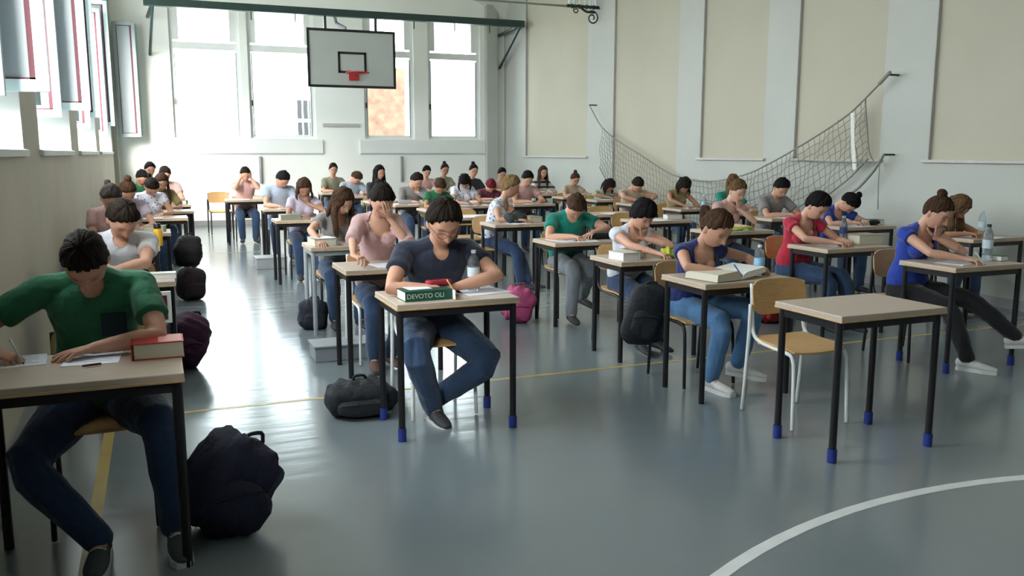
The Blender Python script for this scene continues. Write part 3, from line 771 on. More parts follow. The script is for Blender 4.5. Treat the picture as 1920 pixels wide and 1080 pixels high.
    def fin(name, m, amp):
        def g_(me):
            v_ = getv(me)
            if amp:
                nn = np.empty(len(v_) * 3, np.float32); me.vertices.foreach_get('normal', nn); nn = nn.reshape(-1, 3)
                q = v_ * 1.0
                w = (np.sin(q[:, 0] * 41 + q[:, 2] * 63 + 2 * np.sin(q[:, 1] * 37)) + np.sin(q[:, 1] * 71 - q[:, 2] * 38 + 2 * np.sin(q[:, 0] * 29 + q[:, 2] * 17))) * .5
                if name == 'trousers': w = .8 * np.sin(q[:, 0] * 19 + q[:, 2] * 33 + 2 * np.sin(q[:, 1] * 17)) + .5 * np.sin(q[:, 1] * 44 - q[:, 0] * 31 + 2 * np.sin(q[:, 2] * 21))
                v_ = v_ + nn * (w * amp)[:, None]
            if name == 'shirt' and lod < 2:
                frn = np.cross(shl, shd); frn = frn if frn @ fw > 0 else -frn
                rn = neck or (.068 if fem else .050)
                cn = Cc + frn * (.055 + (rn - .07) * .6) * sc - shd * (.030 + (rn - .07) * .8) * sc
                rel_ = v_ - cn; dist = np.sqrt((rel_ @ shl) ** 2 + ((rel_ @ shd) * .8) ** 2 + ((rel_ @ frn) * .7) ** 2)
                bad = dist < rn * sc
                edge = (dist >= rn * sc) & (dist < rn * sc + vox * 1.0)
                v_[edge] = cn + rel_[edge] * (rn * sc / dist[edge])[:, None]
                bm = bmesh.new(); bm.from_mesh(me); bm.verts.ensure_lookup_table()
                me.vertices.foreach_set('co', v_.astype(np.float32).ravel())
                keep = [i for i in range(len(v_)) if not bad[i]]
                bmesh.ops.delete(bm, geom=[bm.verts[i] for i in np.nonzero(bad)[0]], context='VERTS'); bm.to_mesh(me); bm.free(); me.update(); v_ = v_[keep]
            v_ = v_ - org
            me.vertices.foreach_set('co', v_.astype(np.float32).ravel()); me.name = name
            me.polygons.foreach_set('use_smooth', [True] * len(me.polygons)); me.update()
            me.materials.clear(); me.materials.append(m); TRI[0] += len(me.polygons) * 2
            o = bpy.data.objects.new(name, me); C.objects.link(o); o.parent = root
        return g_
    q = MB(); inf = .011
    torso(q, inf, .0, 1.0); trap(q, inf)
    for S_, E_, Tw, s_, *_r in arms:
        fr = shirt[1]
        if fr <= 1:
            if fr > 0: q.tube([S_, S_ + (E_ - S_) * fr * .6, S_ + (E_ - S_) * fr], np.array([ar[0] + .013, ar[1] + .017, ar[1] + .020]), n=12, cap=.25)
        else:
            g_ = E_ + (Tw - E_) * (fr - 1)
            q.tube([S_, S_ * .5 + E_ * .5, E_, E_ * .5 + g_ * .5, g_], np.array([ar[0] + .013, ar[2] + .015, ar[3] + .014, ar[5] + .011, ar[6] + .013]), n=12, cap=.3)
    job(q, vox, 2, fin('shirt', clothc(shirt[0]), .0022 if lod < 2 else 0))
    q = MB()
    st = [w for w in wid if w[0] <= .26]
    q.tube([spine(w[0]) for w in st], [(w[1] + .006, w[2] + .006) for w in st], side=lf, n=16, cap=.7, sub=2)
    if legs:
        for L_ in legsd: leg(q, L_, .009, .97)
        job(q, vox, 2, fin('trousers', clothc(trousers), .0025 if lod < 2 else 0))
        for L_ in legsd:
            Hp, Kn, A, toe, s_ = L_
            sd = nrm(np.cross(up, toe)); dn = nrm(np.cross(toe, sd)); dn = dn if dn[2] > 0 else -dn
            c0 = A - dn * .085
            q = MB(); zz = .018
            P = [c0 - toe * .055 + dn * .050, c0 - toe * .02 + dn * .056, c0 + toe * .04 + dn * .050, c0 + toe * .10 + dn * .040, c0 + toe * .155 + dn * .034, c0 + toe * .190 + dn * .030]
            q.tube(P, np.array([(.030, .036), (.035, .044), (.038, .036), (.044, .027), (.040, .021), (.026, .016)]) * sc, side=sd, n=12, cap=.8, sub=2)
            q.tube([A + up * 0 - dn * .03, A + dn * .012], [.040 * sc, .040 * sc], n=12, cap=.2)
            sm_ = mat('shoe_%02d%02d%02d' % tuple(int(c * 99) for c in shoes[0]), shoes[0], .7, .08, 30)
            qv = q.v; q.v = [a - org for a in q.v]
            so = q.build('shoe', sm_, root, smooth=True)
            TRI[0] += len(so.data.polygons) * 2
            if lod <= 1 and shoes[1] is not None:
                w2 = [(-.07, .026), (-.05, .033), (0, .036), (.06, .040), (.11, .046), (.16, .042), (.20, .026)]
                pl = [c0 + toe * a + sd * b * sc for a, b in w2] + [c0 + toe * a - sd * b * sc for a, b in w2[::-1]]
                ql = MB().poly([p - org for p in pl], dn * .024)
                ql.build('sole', mat('sole_%02d' % int(shoes[1][0] * 99), shoes[1], .7), so)
            if lod == 0:
                ql = MB()
                for k_ in range(4):
                    t0 = c0 + toe * (.035 + .022 * k_) + dn * (.090 - .011 * k_) * 1.0
                    ql.tube([t0 - sd * .026 - dn * .006, t0 + dn * .003, t0 + sd * .026 - dn * .006], .0035, n=5)
                ql.v = [a - org for a in ql.v]; ql.build('laces', mat('laces', (.6, .6, .58), .8), so, smooth=True)
    # hair
    style, hcol = hair
    hmD, hmf = sphere_grid(*({0: (96, 60), 1: (56, 36), 2: (32, 22), 3: (22, 16)}[lod]))
    thk = dict(crop=.008, short=.014, bangs=.016, fringe=.014, long=.014, bun=.010, pony=.011, bob=.015).get(style, .011)
    cp = hair_cap(hmD, {'bob': 'fringe'}.get(style, style), thk, len(who))
    hb = MB().add(cp * hs @ AX + Hc, hmf)
    r2 = random.Random(len(who) * 7 + 3)
    if style in ('bun', 'bunlow'):
        c0 = Hc + (np.array([0, -.055, .125]) * hs) @ AX
        hb.ell(c0, (.038, .038, .032), ax=AX, n=seg + 6, m=seg + 3); hb.ell(c0 - u_ * .02, (.028,) * 3, ax=AX, n=8, m=6)
    if style == 'pony':
        c0 = Hc + (np.array([0, -.105, .03]) * hs) @ AX
        hb.tube([c0, c0 - d * .04 + up * .01, c0 - d * .05 - up * .08, c0 - d * .03 - up * .2], np.array([.018, .026, .028, .008]), n=seg + 3, sub=3)
        hb.ell(c0, (.022, .018, .022), n=8, m=6)
    if style in ('long', 'bob'):
        Lh = .30 if style == 'long' else .10
        azs = np.linspace(-150, 150, 15 if lod < 2 else 11) if True else []
        for a in azs:
            if abs(a) < (38 if style == 'long' else 55): continue
            ar_ = R(a); dx, dy = math.sin(ar_), math.cos(ar_) * 1.0
            D3 = np.array([[dx * .6, dy * .55, .75], [dx, dy, .25], [dx * 1.0, dy, -.25]]); D3 /= np.linalg.norm(D3, axis=1)[:, None]
            P3 = head_shape(D3) * 1.06; P3[:, 0] *= 1.06; P3[1:, 1] -= .012
            if abs(a) < 75: P3[2, 0] = np.sign(dx) * .080; P3[2, 1] = min(P3[2, 1], .045)
            Wd3 = P3 * hs @ AX + Hc
            e_ = Wd3[2]; o3 = nrm(V(e_[0] - Hc[0], e_[1] - Hc[1], 0)) * .012
            tail = [e_ - up * Lh * .33 + o3, e_ - up * Lh * .66 + o3 * .8 + V(r2.uniform(-.01, .01), r2.uniform(-.01, .01), 0), e_ - up * Lh * r2.uniform(.88, 1.05) + o3 * .3]
            if pitch > 30 and abs(a) > 100: tail = [Wd3[2] - u_ * Lh * .3, Wd3[2] - u_ * Lh * .6 - up * .02, Wd3[2] - u_ * Lh * .85 - up * .05]
            hb.tube([*Wd3, *tail], [(.016, .008), (.023, .011), (.024, .013), (.024, .014), (.020, .012), (.008, .005)], side=nrm(np.cross(up, V(dx, dy, 0) @ AX)), n=seg + 2, sub=2)
    hb.v = [a - org for a in hb.v]
    ho = hb.build('hair', hairm(hcol, HC[hcol]), root, smooth=True); TRI[0] += len(ho.data.polygons) * 2
    if glasses:
        q = MB()
        for s_ in (-1, 1):
            c0 = np.array([s_ * .031, .105, .002])
            ring = [c0 + np.array([.024 * math.cos(a), -.012 * abs(math.cos(a)) * (1 if s_ * math.cos(a) > 0 else 0), .016 * math.sin(a)]) for a in np.linspace(0, 2 * math.pi, 15)]
            q.tube([p * hs @ AX + Hc for p in ring], .0016, n=5, cap=0)
            q.tube([p * hs @ AX + Hc for p in (np.array([s_ * .055, .095, .006]), np.array([s_ * .076, .04, .006]), np.array([s_ * .079, -.005, .0]))], .0018, n=5)
        q.tube([p * hs @ AX + Hc for p in (np.array([-.008, .108, .006]), np.array([0, .112, .008]), np.array([.008, .108, .006]))], .0016, n=5)
        q.v = [a - org for a in q.v]; q.build('glasses', mat('glasses_frame', (.12, .02, .015), .3), root, smooth=True)
    return dict(root=root, P=Pv, arms=arms, head=Hc, AX=AX, spine=spine, fw=fw, wid=wid, org=org)

# ================================================================== the candidates at their desks
def DL(w):
    return ' '.join(w.split()[:11])
def seat(who, uv, X, Yf, dY=.36, dk='black', ch='black', deskx=None, lab=None, chair_dy=0, nodesk=False, **k):
    hd = gy(uv[0], uv[1], Yf + dY)
    if abs(hd[0] - X) > .13 and k.get('lod', 2) >= 2: X = hd[0] + .03
    p = person(who, hd, (X, Yf), None, label=lab or ('person ' + who), **k)
    if not nodesk: desk(X if deskx is None else deskx, Yf, dk, 'desk of the person ' + DL(who))
    chair(p['P'][0], p['P'][1] - .04 + chair_dy, ch, 'chair under the person ' + DL(who))
    return p
WHITESHOE = ((.62, .62, .60), (.7, .7, .68)); DARKSHOE = ((.03, .03, .032), (.5, .5, .48)); GREYSHOE = ((.05, .07, .08), (.62, .62, .6))

# --- first column, along the left wall
P_green = seat('in the dark green t-shirt nearest the left wall', (160, 486), -.30, 3.28, .44, py=.70, hair=('crop', 'dark'), shirt=('green', .62), trousers='darkjeans', shoes=GREYSHOE, sk=1,
     pitch=62, yaw=-4, roll=0, rh=(-.30, .42, .80), lh=(.03, .40, .795), re=(-.44, .62, .82), le=(.34, .56, .80), rdir=(.75, -.6, -.15), ldir=(-.92, -.38, -.05), rcurl=1.1, lcurl=.2,
     feet=((.29, .22, 0, (.1, -1, 0)), (.02, .20, 0, (-.1, -1, 0))), knees=((.36, .0, .60), (-.75, .05, .50)), lod=0, tsc=1.06)
seat('in the white t-shirt with folded forearms beside the left wall', (230, 411), -.28, 5.74, .36, hair=('short', 'dark'), shirt=('white', .5), sk=0, pitch=50, yaw=18,
     rh=(.05, .10, .80), lh=(-.02, .14, .82), re=(-.30, .30, .8), le=(.36, .24, .80), hz=1.12, rdir=(1, -.1, 0), ldir=(-1, -.1, 0), lod=1, trousers='jeans')
seat('in a pale pink top, third from the front by the left wall', (208, 370), -.36, 7.9, .36, hair=('pony', 'greyb'), shirt=('rose', .5), fem=True, sk=2, pitch=45, yaw=15, lod=2)
seat('with light streaked hair in lilac, fourth from the front by the left wall', (239, 358), -.25, 9.3, .36, hair=('bun', 'brown'), shirt=('lilac', .5), fem=True, sk=0, pitch=50, yaw=10, lod=2)
seat('with dark hair in a patterned top, fifth from the front by the left wall', (284, 350), -.02, 11.4, .36, hair=('pony', 'dark'), shirt=('floral', .4), fem=True, sk=1, pitch=60, yaw=20, lod=2)
seat('with long brown hair in khaki, sixth from the front by the left wall', (303, 341), .10, 12.7, .36, hair=('long', 'brown'), shirt=('khaki', .8), fem=True, sk=1, pitch=35, yaw=15, lod=3)
seat('with reddish face and dark hair, seventh from the front by the left wall', (309, 327), .12, 14.3, .36, hair=('short', 'dark'), shirt=('rose', .5), sk=0, pitch=30, yaw=10, lod=3)
seat('with black hair sitting upright, last but one by the left wall', (281, 318), -.15, 15.6, .42, hair=('short', 'black'), shirt=('khaki', .6), sk=1, pitch=15, yaw=15, lod=3)
seat('in dark green at the very back by the left wall', (266, 333), -.38, 14.4, .36, hair=('short', 'black'), shirt=('green', .6), sk=1, pitch=40, yaw=5, lod=3, nodesk=True)

# --- second column
P_man = seat('in the navy t-shirt and glasses at the front of the middle column', (832, 417), 1.48, 4.37, .32, hz=1.17, sc=1.04, dk='blue', ch='white', hair=('short', 'dark'), shirt=('navy', .50), trousers='jeans', shoes=DARKSHOE, sk=1,
     pitch=36, yaw=-2, roll=2, glasses=True, rh=(-.07, .20, .80), lh=(.06, .24, .80), re=(-.46, .32, .80), le=(.44, .34, .80), rdir=(.75, -.6, -.12), ldir=(-.9, -.3, -.05), rcurl=1.0, lcurl=.8,
     feet=((-.02, .42, .02, (-.25, -1, -.25)), (-.06, .33, 0, (.15, -1, -.1))), knees=((.40, .22, .56), (-.22, .28, .66)), lod=0, tsc=1.10)
seat('in the pale pink cardigan resting the forehead on a hand', (716, 376), 1.50, 5.80, .40, ch='white', hair=('pony', 'dark'), shirt=('pink', 1.0), hz=1.12, neck=.088, trousers='jeans', sk=0, fem=True, shoes=((.10, .05, .04), None),
     pitch=42, yaw=0, lh='forehead', le=(.22, .22, .80), rh=(-.30, .02, .80), re=(-.36, .22, .86), rdir=(.5, -.8, -.1), lod=1, feet=((.02, .30), (-.12, .22)))
seat('with very long brown hair in a grey t-shirt at the grey-legged desk', (643, 377), 1.52, 7.36, .38, dk='grey', hair=('long', 'brown'), shirt=('grey', .5), sk=0, fem=True, pitch=38, yaw=22,
     rh=(-.26, .10, .80), re=(-.42, .26, .86), lh=(.10, .22, .80), lod=1)
seat('with shoulder-length hair in lilac behind a thick book', (570, 352), 1.62, 10.45, .40, hair=('bob', 'brown'), shirt=('lilac', .5), sk=3, fem=True, pitch=35, yaw=0, lod=2, lh='chin', le=(.3, .2, .80))
seat('with short black hair bent down behind the lilac sleeve', (530, 336), 1.46, 12.7, .36, hair=('short', 'black'), shirt=('bluegrey', .5), sk=1, pitch=48, yaw=30, lod=2)
seat('holding the head with both hands beside the empty chair', (460, 327), 1.42, 15.4, .36, hair=('short', 'dark'), shirt=('rose', .4), sk=0, pitch=28, yaw=0, rh='head', lh='head', re=(-.30, .20, .80), le=(.30, .20, .80), lod=2)

# --- third column
seat('with black hair and hand on the mouth in a white top', (1205, 402), 3.46, 5.50, .40, hair=('bangs', 'black'), shirt=('white', .25), trousers='darkjeans', sk=0, fem=True, pitch=38, yaw=12,
     lh='chin', le=(.20, .18, .80), rh=(.02, .10, .80), re=(-.30, .30, .84), lod=1, feet=((.14, .30), (-.02, .26)))
P_jeans = seat('in dark blue cap sleeves and light jeans leaning over an open dictionary', (1343, 428), 3.40, 4.36, .36, hair=('pony', 'brown'), shirt=('darkblue', .18), trousers='lightjeans', shoes=WHITESHOE, sk=1, fem=True, pitch=38, yaw=14,
     rh=(-.10, .16, .80), re=(-.32, .18, .80), lh=(.28, .30, .80), le=(.34, .45, .82), lod=0, feet=((.14, .30, .07, (.75, -.7, -.12)), (-.09, .27, 0, (.15, -1, 0))), knees=((.32, .0, .62), (-.02, .05, .62)), hz=1.12, neck=.088)
seat('in the teal t-shirt with grey trousers and head bowed low', (1080, 386), 3.58, 6.90, .36, hair=('short', 'brown'), shirt=('teal', .5), trousers='greytrousers', sk=0, pitch=66, yaw=-12,
     rh=(-.10, .16, .80), lh=(.12, .2, .82), le=(.40, .34, .85), lod=1, feet=((.14, .44, .10, (.4, -1, -.2)), (-.12, .14)), knees=((.1, .2, .66), (-.06, .2, .62)))
P_flor = seat('with short blond hair and floral blouse seen side on', (957, 350), 3.80, 8.95, .50, hair=('short', 'blond'), shirt=('floral', .3), trousers='darkjeans', sk=1, fem=True, hz=1.12, pitch=20, yaw=40, face=.75,
     rh=(.0, .14, .80), lh=(.1, .2, .80), lod=1, feet=((.1, .1), (.0, .1)))
seat('in the dark green t-shirt with auburn hair in the middle of the hall', (825, 349), 3.62, 11.7, .36, hair=('short', 'brown'), shirt=('green', .5), sk=3, fem=True, pitch=58, yaw=0, lod=2)
seat('in a marled grey jumper propping the chin behind the green t-shirt', (781, 338), 3.72, 13.0, .36, hair=('short', 'dark'), shirt=('grey', 1.8), sk=0, pitch=40, yaw=25, lh='chin', le=(.25, .2, .80), lod=2)
seat('with long black hair and black top, upright before the far wall', (711, 324), 3.55, 14.0, .40, hair=('long', 'black'), shirt=('black', 1.8), sk=1, fem=True, pitch=10, yaw=20, lod=2)
seat('in a blue-grey shirt slumped far forward near the far wall', (668, 333), 3.72, 15.9, .34, hair=('short', 'brown'), shirt=('bluegrey', .6), sk=0, pitch=60, yaw=40, lod=3)
seat('in olive, upright, second from the left under the far windows', (625, 318), 3.72, 17.4, .42, hair=('short', 'dark'), shirt=('olive', .7), sk=1, pitch=12, yaw=0, lod=3)
seat('with black hair and white patterned sleeves bent beside the dark trousers', (871, 340), 4.42, 12.3, .36, hair=('bob', 'black'), shirt=('floral', .5), sk=0, fem=True, pitch=62, yaw=-20, lod=2, trousers='darkjeans')

# --- fourth column
P_blue = seat('in the royal blue t-shirt with a hair bun and black trousers', (1758, 398), 5.45, 4.34, .38, dk='blue', hair=('bun', 'brown'), neck=.086, shirt=('royal', .22), trousers='blacktr', shoes=WHITESHOE, sk=0, fem=True, pitch=34, yaw=12, tor=.52,
     rh=(-.12, .12, .80), re=(-.36, .26, .80), lh='chin', le=(.20, .34, .80), lod=0, feet=((.30, .0, .14, (.8, -.7, .1)), (-.12, .04, 0, (.5, -1, 0))), knees=((.18, .02, .66), (-.06, .04, .58)))
seat('in the bright red t-shirt with short black hair', (1532, 386), 5.46, 5.60, .36, hair=('short', 'black'), shirt=('red', .35), trousers='jeans', sk=0, fem=True, pitch=42, yaw=16, tor=.52,
     rh=(-.16, .14, .80), re=(-.38, .24, .80), lh=(.02, .2, .80), lod=0, neck=.086, feet=((.10, .20), (-.10, .24)), knees=((.2, .05, .62), (.0, .05, .62)))
seat('with a pale face and hand on the cheek behind the lime green cloth', (1382, 358), 5.55, 7.25, .36, hair=('pony', 'light'), shirt=('rose', .4), sk=2, fem=True, pitch=28, yaw=10, lh='chin', le=(.26, .18, .80), lod=1)
seat('with black hair, brown arms and head buried low over a desk', (1283, 347), 7.2, 10.45, .34, hair=('bob', 'dark'), shirt=('khaki', .1), sk=3, fem=True, pitch=62, yaw=-5, rh=(-.2, .12, .8), re=(-.42, .25, .86), lod=2)
seat('with wine red hair in a plum top', (920, 348), 5.15, 13.3, .34, hair=('short', 'red'), shirt=('maroon', .5), sk=0, fem=True, pitch=66, yaw=-5, lod=2, trousers='blacktr')
seat('with black hair above a rose shirt beside the blond head', (989, 335), 5.45, 12.4, .38, hair=('short', 'black'), shirt=('rose', .5), sk=0, pitch=35, yaw=0, lod=2)
seat('with a topknot and black top against the far wall', (888, 320), 5.10, 14.9, .40, hair=('bun', 'black'), shirt=('black', .6), sk=1, fem=True, pitch=15, yaw=0, lod=3)
seat('with a topknot and olive top against the far wall', (834, 318), 5.05, 16.3, .40, hair=('bun', 'dark'), shirt=('olive', .5), sk=3, fem=True, pitch=15, yaw=0, lod=3)
seat('in white and red beside the wall pipe', (800, 322), 5.05, 17.2, .40, hair=('short', 'black'), shirt=('rose', .4), sk=0, pitch=25, yaw=0, lod=3)

# --- fifth column, along the right wall
seat('with a dark bun lying low in a blue patterned shirt', (1592, 380), 7.16, 7.20, .34, hair=('bun', 'black'), shirt=('royal', .5), sk=0, fem=True, pitch=74, yaw=22, lod=1)
seat('with long light brown hair at the right edge by the wall', (1796, 388), 7.30, 5.75, .36, hair=('long', 'light'), shirt=('beige', .4), sk=3, fem=True, pitch=48, yaw=12, lod=1)
seat('in the grey marl t-shirt with black hair before the net', (1465, 352), 7.22, 8.50, .36, hair=('short', 'black'), shirt=('grey', .6), sk=1, pitch=42, yaw=-8, lod=1)
seat('with light hair in a teal green top behind the pale face', (1374, 344), 7.2, 9.45, .36, hair=('short', 'light'), shirt=('teal', .6), sk=2, fem=True, pitch=30, yaw=-25, lod=2)
seat('with arms spread wide on the desk by the left part of the net', (1195, 346), 7.2, 11.85, .34, hair=('short', 'dark'), shirt=('beige', .3), sk=1, pitch=58, yaw=0, re=(-.5, .2, .85), le=(.5, .2, .85), lod=2)
seat('in a mint green top with dark hair hanging over the paper', (1142, 348), 7.2, 13.0, .34, hair=('bob', 'dark'), shirt=('mint', .3), sk=3, fem=True, pitch=55, yaw=20, re=(-.42, .3, .88), lod=2)
seat('with a brown topknot in a beige top', (1078, 336), 7.1, 14.1, .36, hair=('bun', 'brown'), shirt=('beige', .5), sk=1, fem=True, pitch=30, yaw=0, lod=3)
seat('with long brown hair in a striped top, upright near the corner', (1018, 323), 7.1, 15.3, .42, hair=('long', 'brown'), shirt=('stripe', .7), sk=0, fem=True, pitch=12, yaw=0, lod=3)
seat('with black hair at the back beside the right pilaster', (941, 326), 6.35, 16.6, .38, hair=('short', 'black'), shirt=('rose', .5), sk=1, pitch=20, yaw=0, lod=3)
flush()
print('TRIS people', TRI[0])

# ================================================================== empty furniture
desk(3.41, 3.23, 'blue', 'empty desk in the right foreground with bare top and blue foot caps')
chair(3.43, 3.95, 'white', 'empty plywood chair with white tube frame behind the bare front desk')
chair(1.10, 17.6, 'black', 'empty chair standing alone near the far wall, left of the middle columns', 0.05)
desk(5.55, 8.75, 'black', 'empty desk with dark underside behind the pale-faced girl in the fourth column')
desk(5.58, 9.95, 'black', 'empty desk with white sheets between the fourth and fifth columns')
chair(5.82, 10.72, 'black', 'empty chair with yellow wooden back between the two empty middle desks')
chair(5.45, 9.38, 'black', 'empty chair tucked behind the first empty middle desk')
desk(3.72, 10.12, 'black', 'empty desk with bright top seen beside the head of the navy t-shirt')
chair(3.75, 10.75, 'black', 'empty chair behind the bright desk beside the navy t-shirt head')
e = empty('document_folder', (-.06, 5.735, .60), 0, 'white folder with maroon panel hung on the front of the second left desk', 'folder')
MB().box((0, 0, 0), (.20, .018, .20), bev=.003).build('folder_body', M['pagesw'], e)
MB().box((0, -.0105, .0), (.15, .004, .15)).build('folder_panel', mat('folder_maroon', (.13, .01, .03), .5), e)


# ================================================================== things on the desks
TZ = .7602
def paper(x, y, rz, label, w=.21, h=.297, z=TZ, lines=0, name='exam_sheet', cat='paper', m=None):
    e = empty(name, (x, y, z), rz, label, cat, 'exam papers on the desks')
    MB().box((0, 0, .0012), (w, h, .0022)).build('sheet', m or M['paper'], e)
    if lines:
        q = MB()
        for i in range(lines):
            yy = h / 2 - .03 - i * (h - .05) / lines; ww = w - .05 - (.03 if i % 4 == 3 else 0)
            q.box((-(w - .04 - ww) / 2 * .5, yy, .0026), (ww, .0035, .0004))
        p = q.build('written_lines', M['print'], e); p['kind'] = 'stuff'
    return e
def book(x, y, rz, dims, cover, label, z=TZ, pages=None, name='dictionary'):
    """closed thick book lying flat, spine on +X side"""
    w, d, h = dims; e = empty(name, (x, y, z), rz, label, 'book', 'dictionaries and books on the desks')
    cm = mat('cover_%02d%02d%02d' % tuple(int(99 * c) for c in cover), cover, .45, .06, 12)
    MB().box((-.004, 0, h / 2), (w - .012, d - .010, h - .006)).build('page_block', pages or M['pages'], e)
    q = MB(); q.box((0, 0, .0018), (w, d, .0036)); q.box((0, 0, h - .0018), (w, d, .0036)); q.box((w / 2 - .002, 0, h / 2), (.005, d, h), bev=.0015)
    q.build('cover', cm, e); return e
def open_book(x, y, rz, label, w=.19, d=.25, hl=.045, hr=.03, tilt=0):
    e = empty('open_dictionary', (x, y, TZ), rz, label, 'book', 'dictionaries and books on the desks')
    MB().box((-w / 2, 0, .002), (w, d + .006, .004)).build('cover', mat('cover_olive', (.09, .09, .05), .5), e)
    for s_, h, nm in ((-1, hl, 'left_pages'), (1, hr, 'right_pages')):
        n = 10; P = []
        for i in range(n + 1):
            t = i / n; P.append((s_ * t * w, -d / 2, .004 + h * (1 - .25 * t) * min(1, (t * 6) ** .5) + (tilt * t if s_ > 0 else 0)))
        P += [(s_ * w * (1 + .03), -d / 2, .004 + (tilt * .9 if s_ > 0 else 0)), (0, -d / 2, .004)]
        MB().poly(P, (0, d, 0)).build('pages', M['pages'] if s_ < 0 else M['pagesw'], e)
    return e
pet = bpy.data.materials.new('clear_plastic'); pet.use_nodes = True
b_ = pet.node_tree.nodes['Principled BSDF']; b_.inputs['Base Color'].default_value = (.78, .90, .96, 1); b_.inputs['Transmission Weight'].default_value = .85; b_.inputs['Roughness'].default_value = .08; b_.inputs['IOR'].default_value = 1.25; b_.inputs['Alpha'].default_value = .75
lab_b = mat('bottle_label', (.30, .55, .80), .5, .1, 30); lab_w = mat('bottle_label_pale', (.6, .72, .8), .5, .1, 30)
def bottle(x, y, label, h=.22, r=.032, lm=None, capc=(.65, .75, .85)):
    e = empty('water_bottle', (x, y, TZ), 0, label, 'bottle', 'plastic water bottles on the desks'); k = h / .22
    prof = [(.0, .0), (r * .85, 0), (r, .008), (r * .93, .03 * k), (r, .045 * k), (r * .93, .06 * k), (r, .075 * k), (r, .135 * k), (r * .93, .145 * k), (r, .155 * k), (r * .75, .178 * k), (r * .42, .196 * k), (.0125, .204 * k), (.0125, .212 * k), (0, .212 * k)]
    MB().lathe(prof, n=20).build('bottle_body', pet, e, smooth=True, auto=50)
    MB().lathe([(r + .0008, .078 * k), (r + .0012, .080 * k), (r + .0012, .128 * k), (r + .0008, .130 * k)], n=20).build('wrapper', lm or lab_b, e, smooth=True, auto=40)
    MB().lathe([(.0, .205 * k), (.0155, .205 * k), (.0155, .220 * k), (.013, .222 * k), (0, .222 * k)], n=14).build('screw_cap', mat('cap_%02d' % int(capc[0] * 99), capc, .4), e, smooth=True, auto=40)
    return e
def pen(p0, p1, label, col=(.7, .7, .72), r=.0045, name='pen', tipc=None):
    p0, p1 = V(*p0), V(*p1); e = empty(name, p0, 0, label, 'pen'); d = p1 - p0; L_ = np.linalg.norm(d)
    MB().tube([d * .08, d], r, n=8, cap=.3).build('barrel', mat('pen_%02d%02d' % (int(col[0] * 99), int(col[2] * 99)), col, .35), e, smooth=True)
    MB().tube([d * .0, d * .08], [.001, r * .9], n=8, cap=.1).build('tip', M['black'], e, smooth=True); return e
def blobmesh(half, e_=.5, noise=.01, seed=0, n=28, m=18, z0=0.0, ax=None):
    D, f = sphere_grid(n, m); r = np.random.RandomState(seed)
    P = np.sign(D) * np.abs(D) ** e_ * np.array(half)
    w = sum(np.sin(P @ (r.randn(3) * k) + r.rand() * 6) for k in (18, 26, 38, 60)) / 2
    P = P + D * (w * noise)[:, None]
    if ax is not None: P = P @ np.array(ax)
    return P, f
def softbox(name, parent, c, half, m, e_=.5, noise=.01, seed=0, n=28, mm=18, floorz=None, rot=None):
    P, f = blobmesh(half, e_, noise, seed, n, mm)
    if rot is not None: P = P @ np.array(Matrix.Rotation(rot[0], 3, rot[1])).T
    P = P + np.array(c)
    if floorz is not None: P[:, 2] = np.maximum(P[:, 2], floorz)
    return MB().add(P, f).build(name, m, parent, smooth=True)
def bag(x, y, half, col, label, rz=0, lean=0, name='backpack', z=0.0, seed=1, pocket=True, cat='bag', straps=True):
    m = mat('bag_%02d%02d%02d' % tuple(int(c * 99) for c in col), col, .75, .15, 10, .6, 26)
    m2 = mat('bagtrim_%02d%02d%02d' % tuple(int(c * 99) for c in col), tuple(c * .45 for c in col), .7, .1, 10)
    e = empty(name, (x, y, z), rz, label, cat, 'school bags on the floor and chairs'); hx, hy, hz = half
    rot = (lean, 'Y') if lean else None
    softbox('bag_body', e, (0, 0, hz * (1 - .1 * abs(lean))), half, m, .62, .012, seed, 36, 22, .002, rot)
    ld = V(math.sin(lean), 0, math.cos(lean))
    if pocket:
        softbox('front_pocket', e, V(0, -hy * .85, hz * .7), (hx * .72, hy * .42, hz * .48), m, .6, .006, seed + 3, 24, 16, .002, rot)
        q = MB(); q.tube([V(-hx * .6, -hy * 1.22, hz * .95) , V(0, -hy * 1.30, hz * 1.02), V(hx * .6, -hy * 1.22, hz * .95)], .004, n=6, sub=2); q.build('zip', m2, e, smooth=True)
    if straps:
        top = V(0, 0, hz) + ld * hz * .92
        MB().tube([top + V(-.035, .02, -.01), top + V(-.03, .02, .03), top + V(.03, .02, .03), top + V(.035, .02, -.01)], (.009), n=6, sub=3).build('grab_handle', m2, e, smooth=True)
        for s_ in (-1, 1):
            MB().tube([top + V(s_ * .04, hy * .4, -.03), top + V(s_ * hx * .55, hy * .95, -hz * .5), V(s_ * hx * .75, hy * 1.08, hz * .8), V(s_ * hx * .7, hy * 1.0, hz * .35), V(s_ * hx * .6, hy * .8, .03)], [(.020, .006)] * 5, side=(0, 1, 0), n=8, sub=3).build('strap', m2, e, smooth=True)
    return e

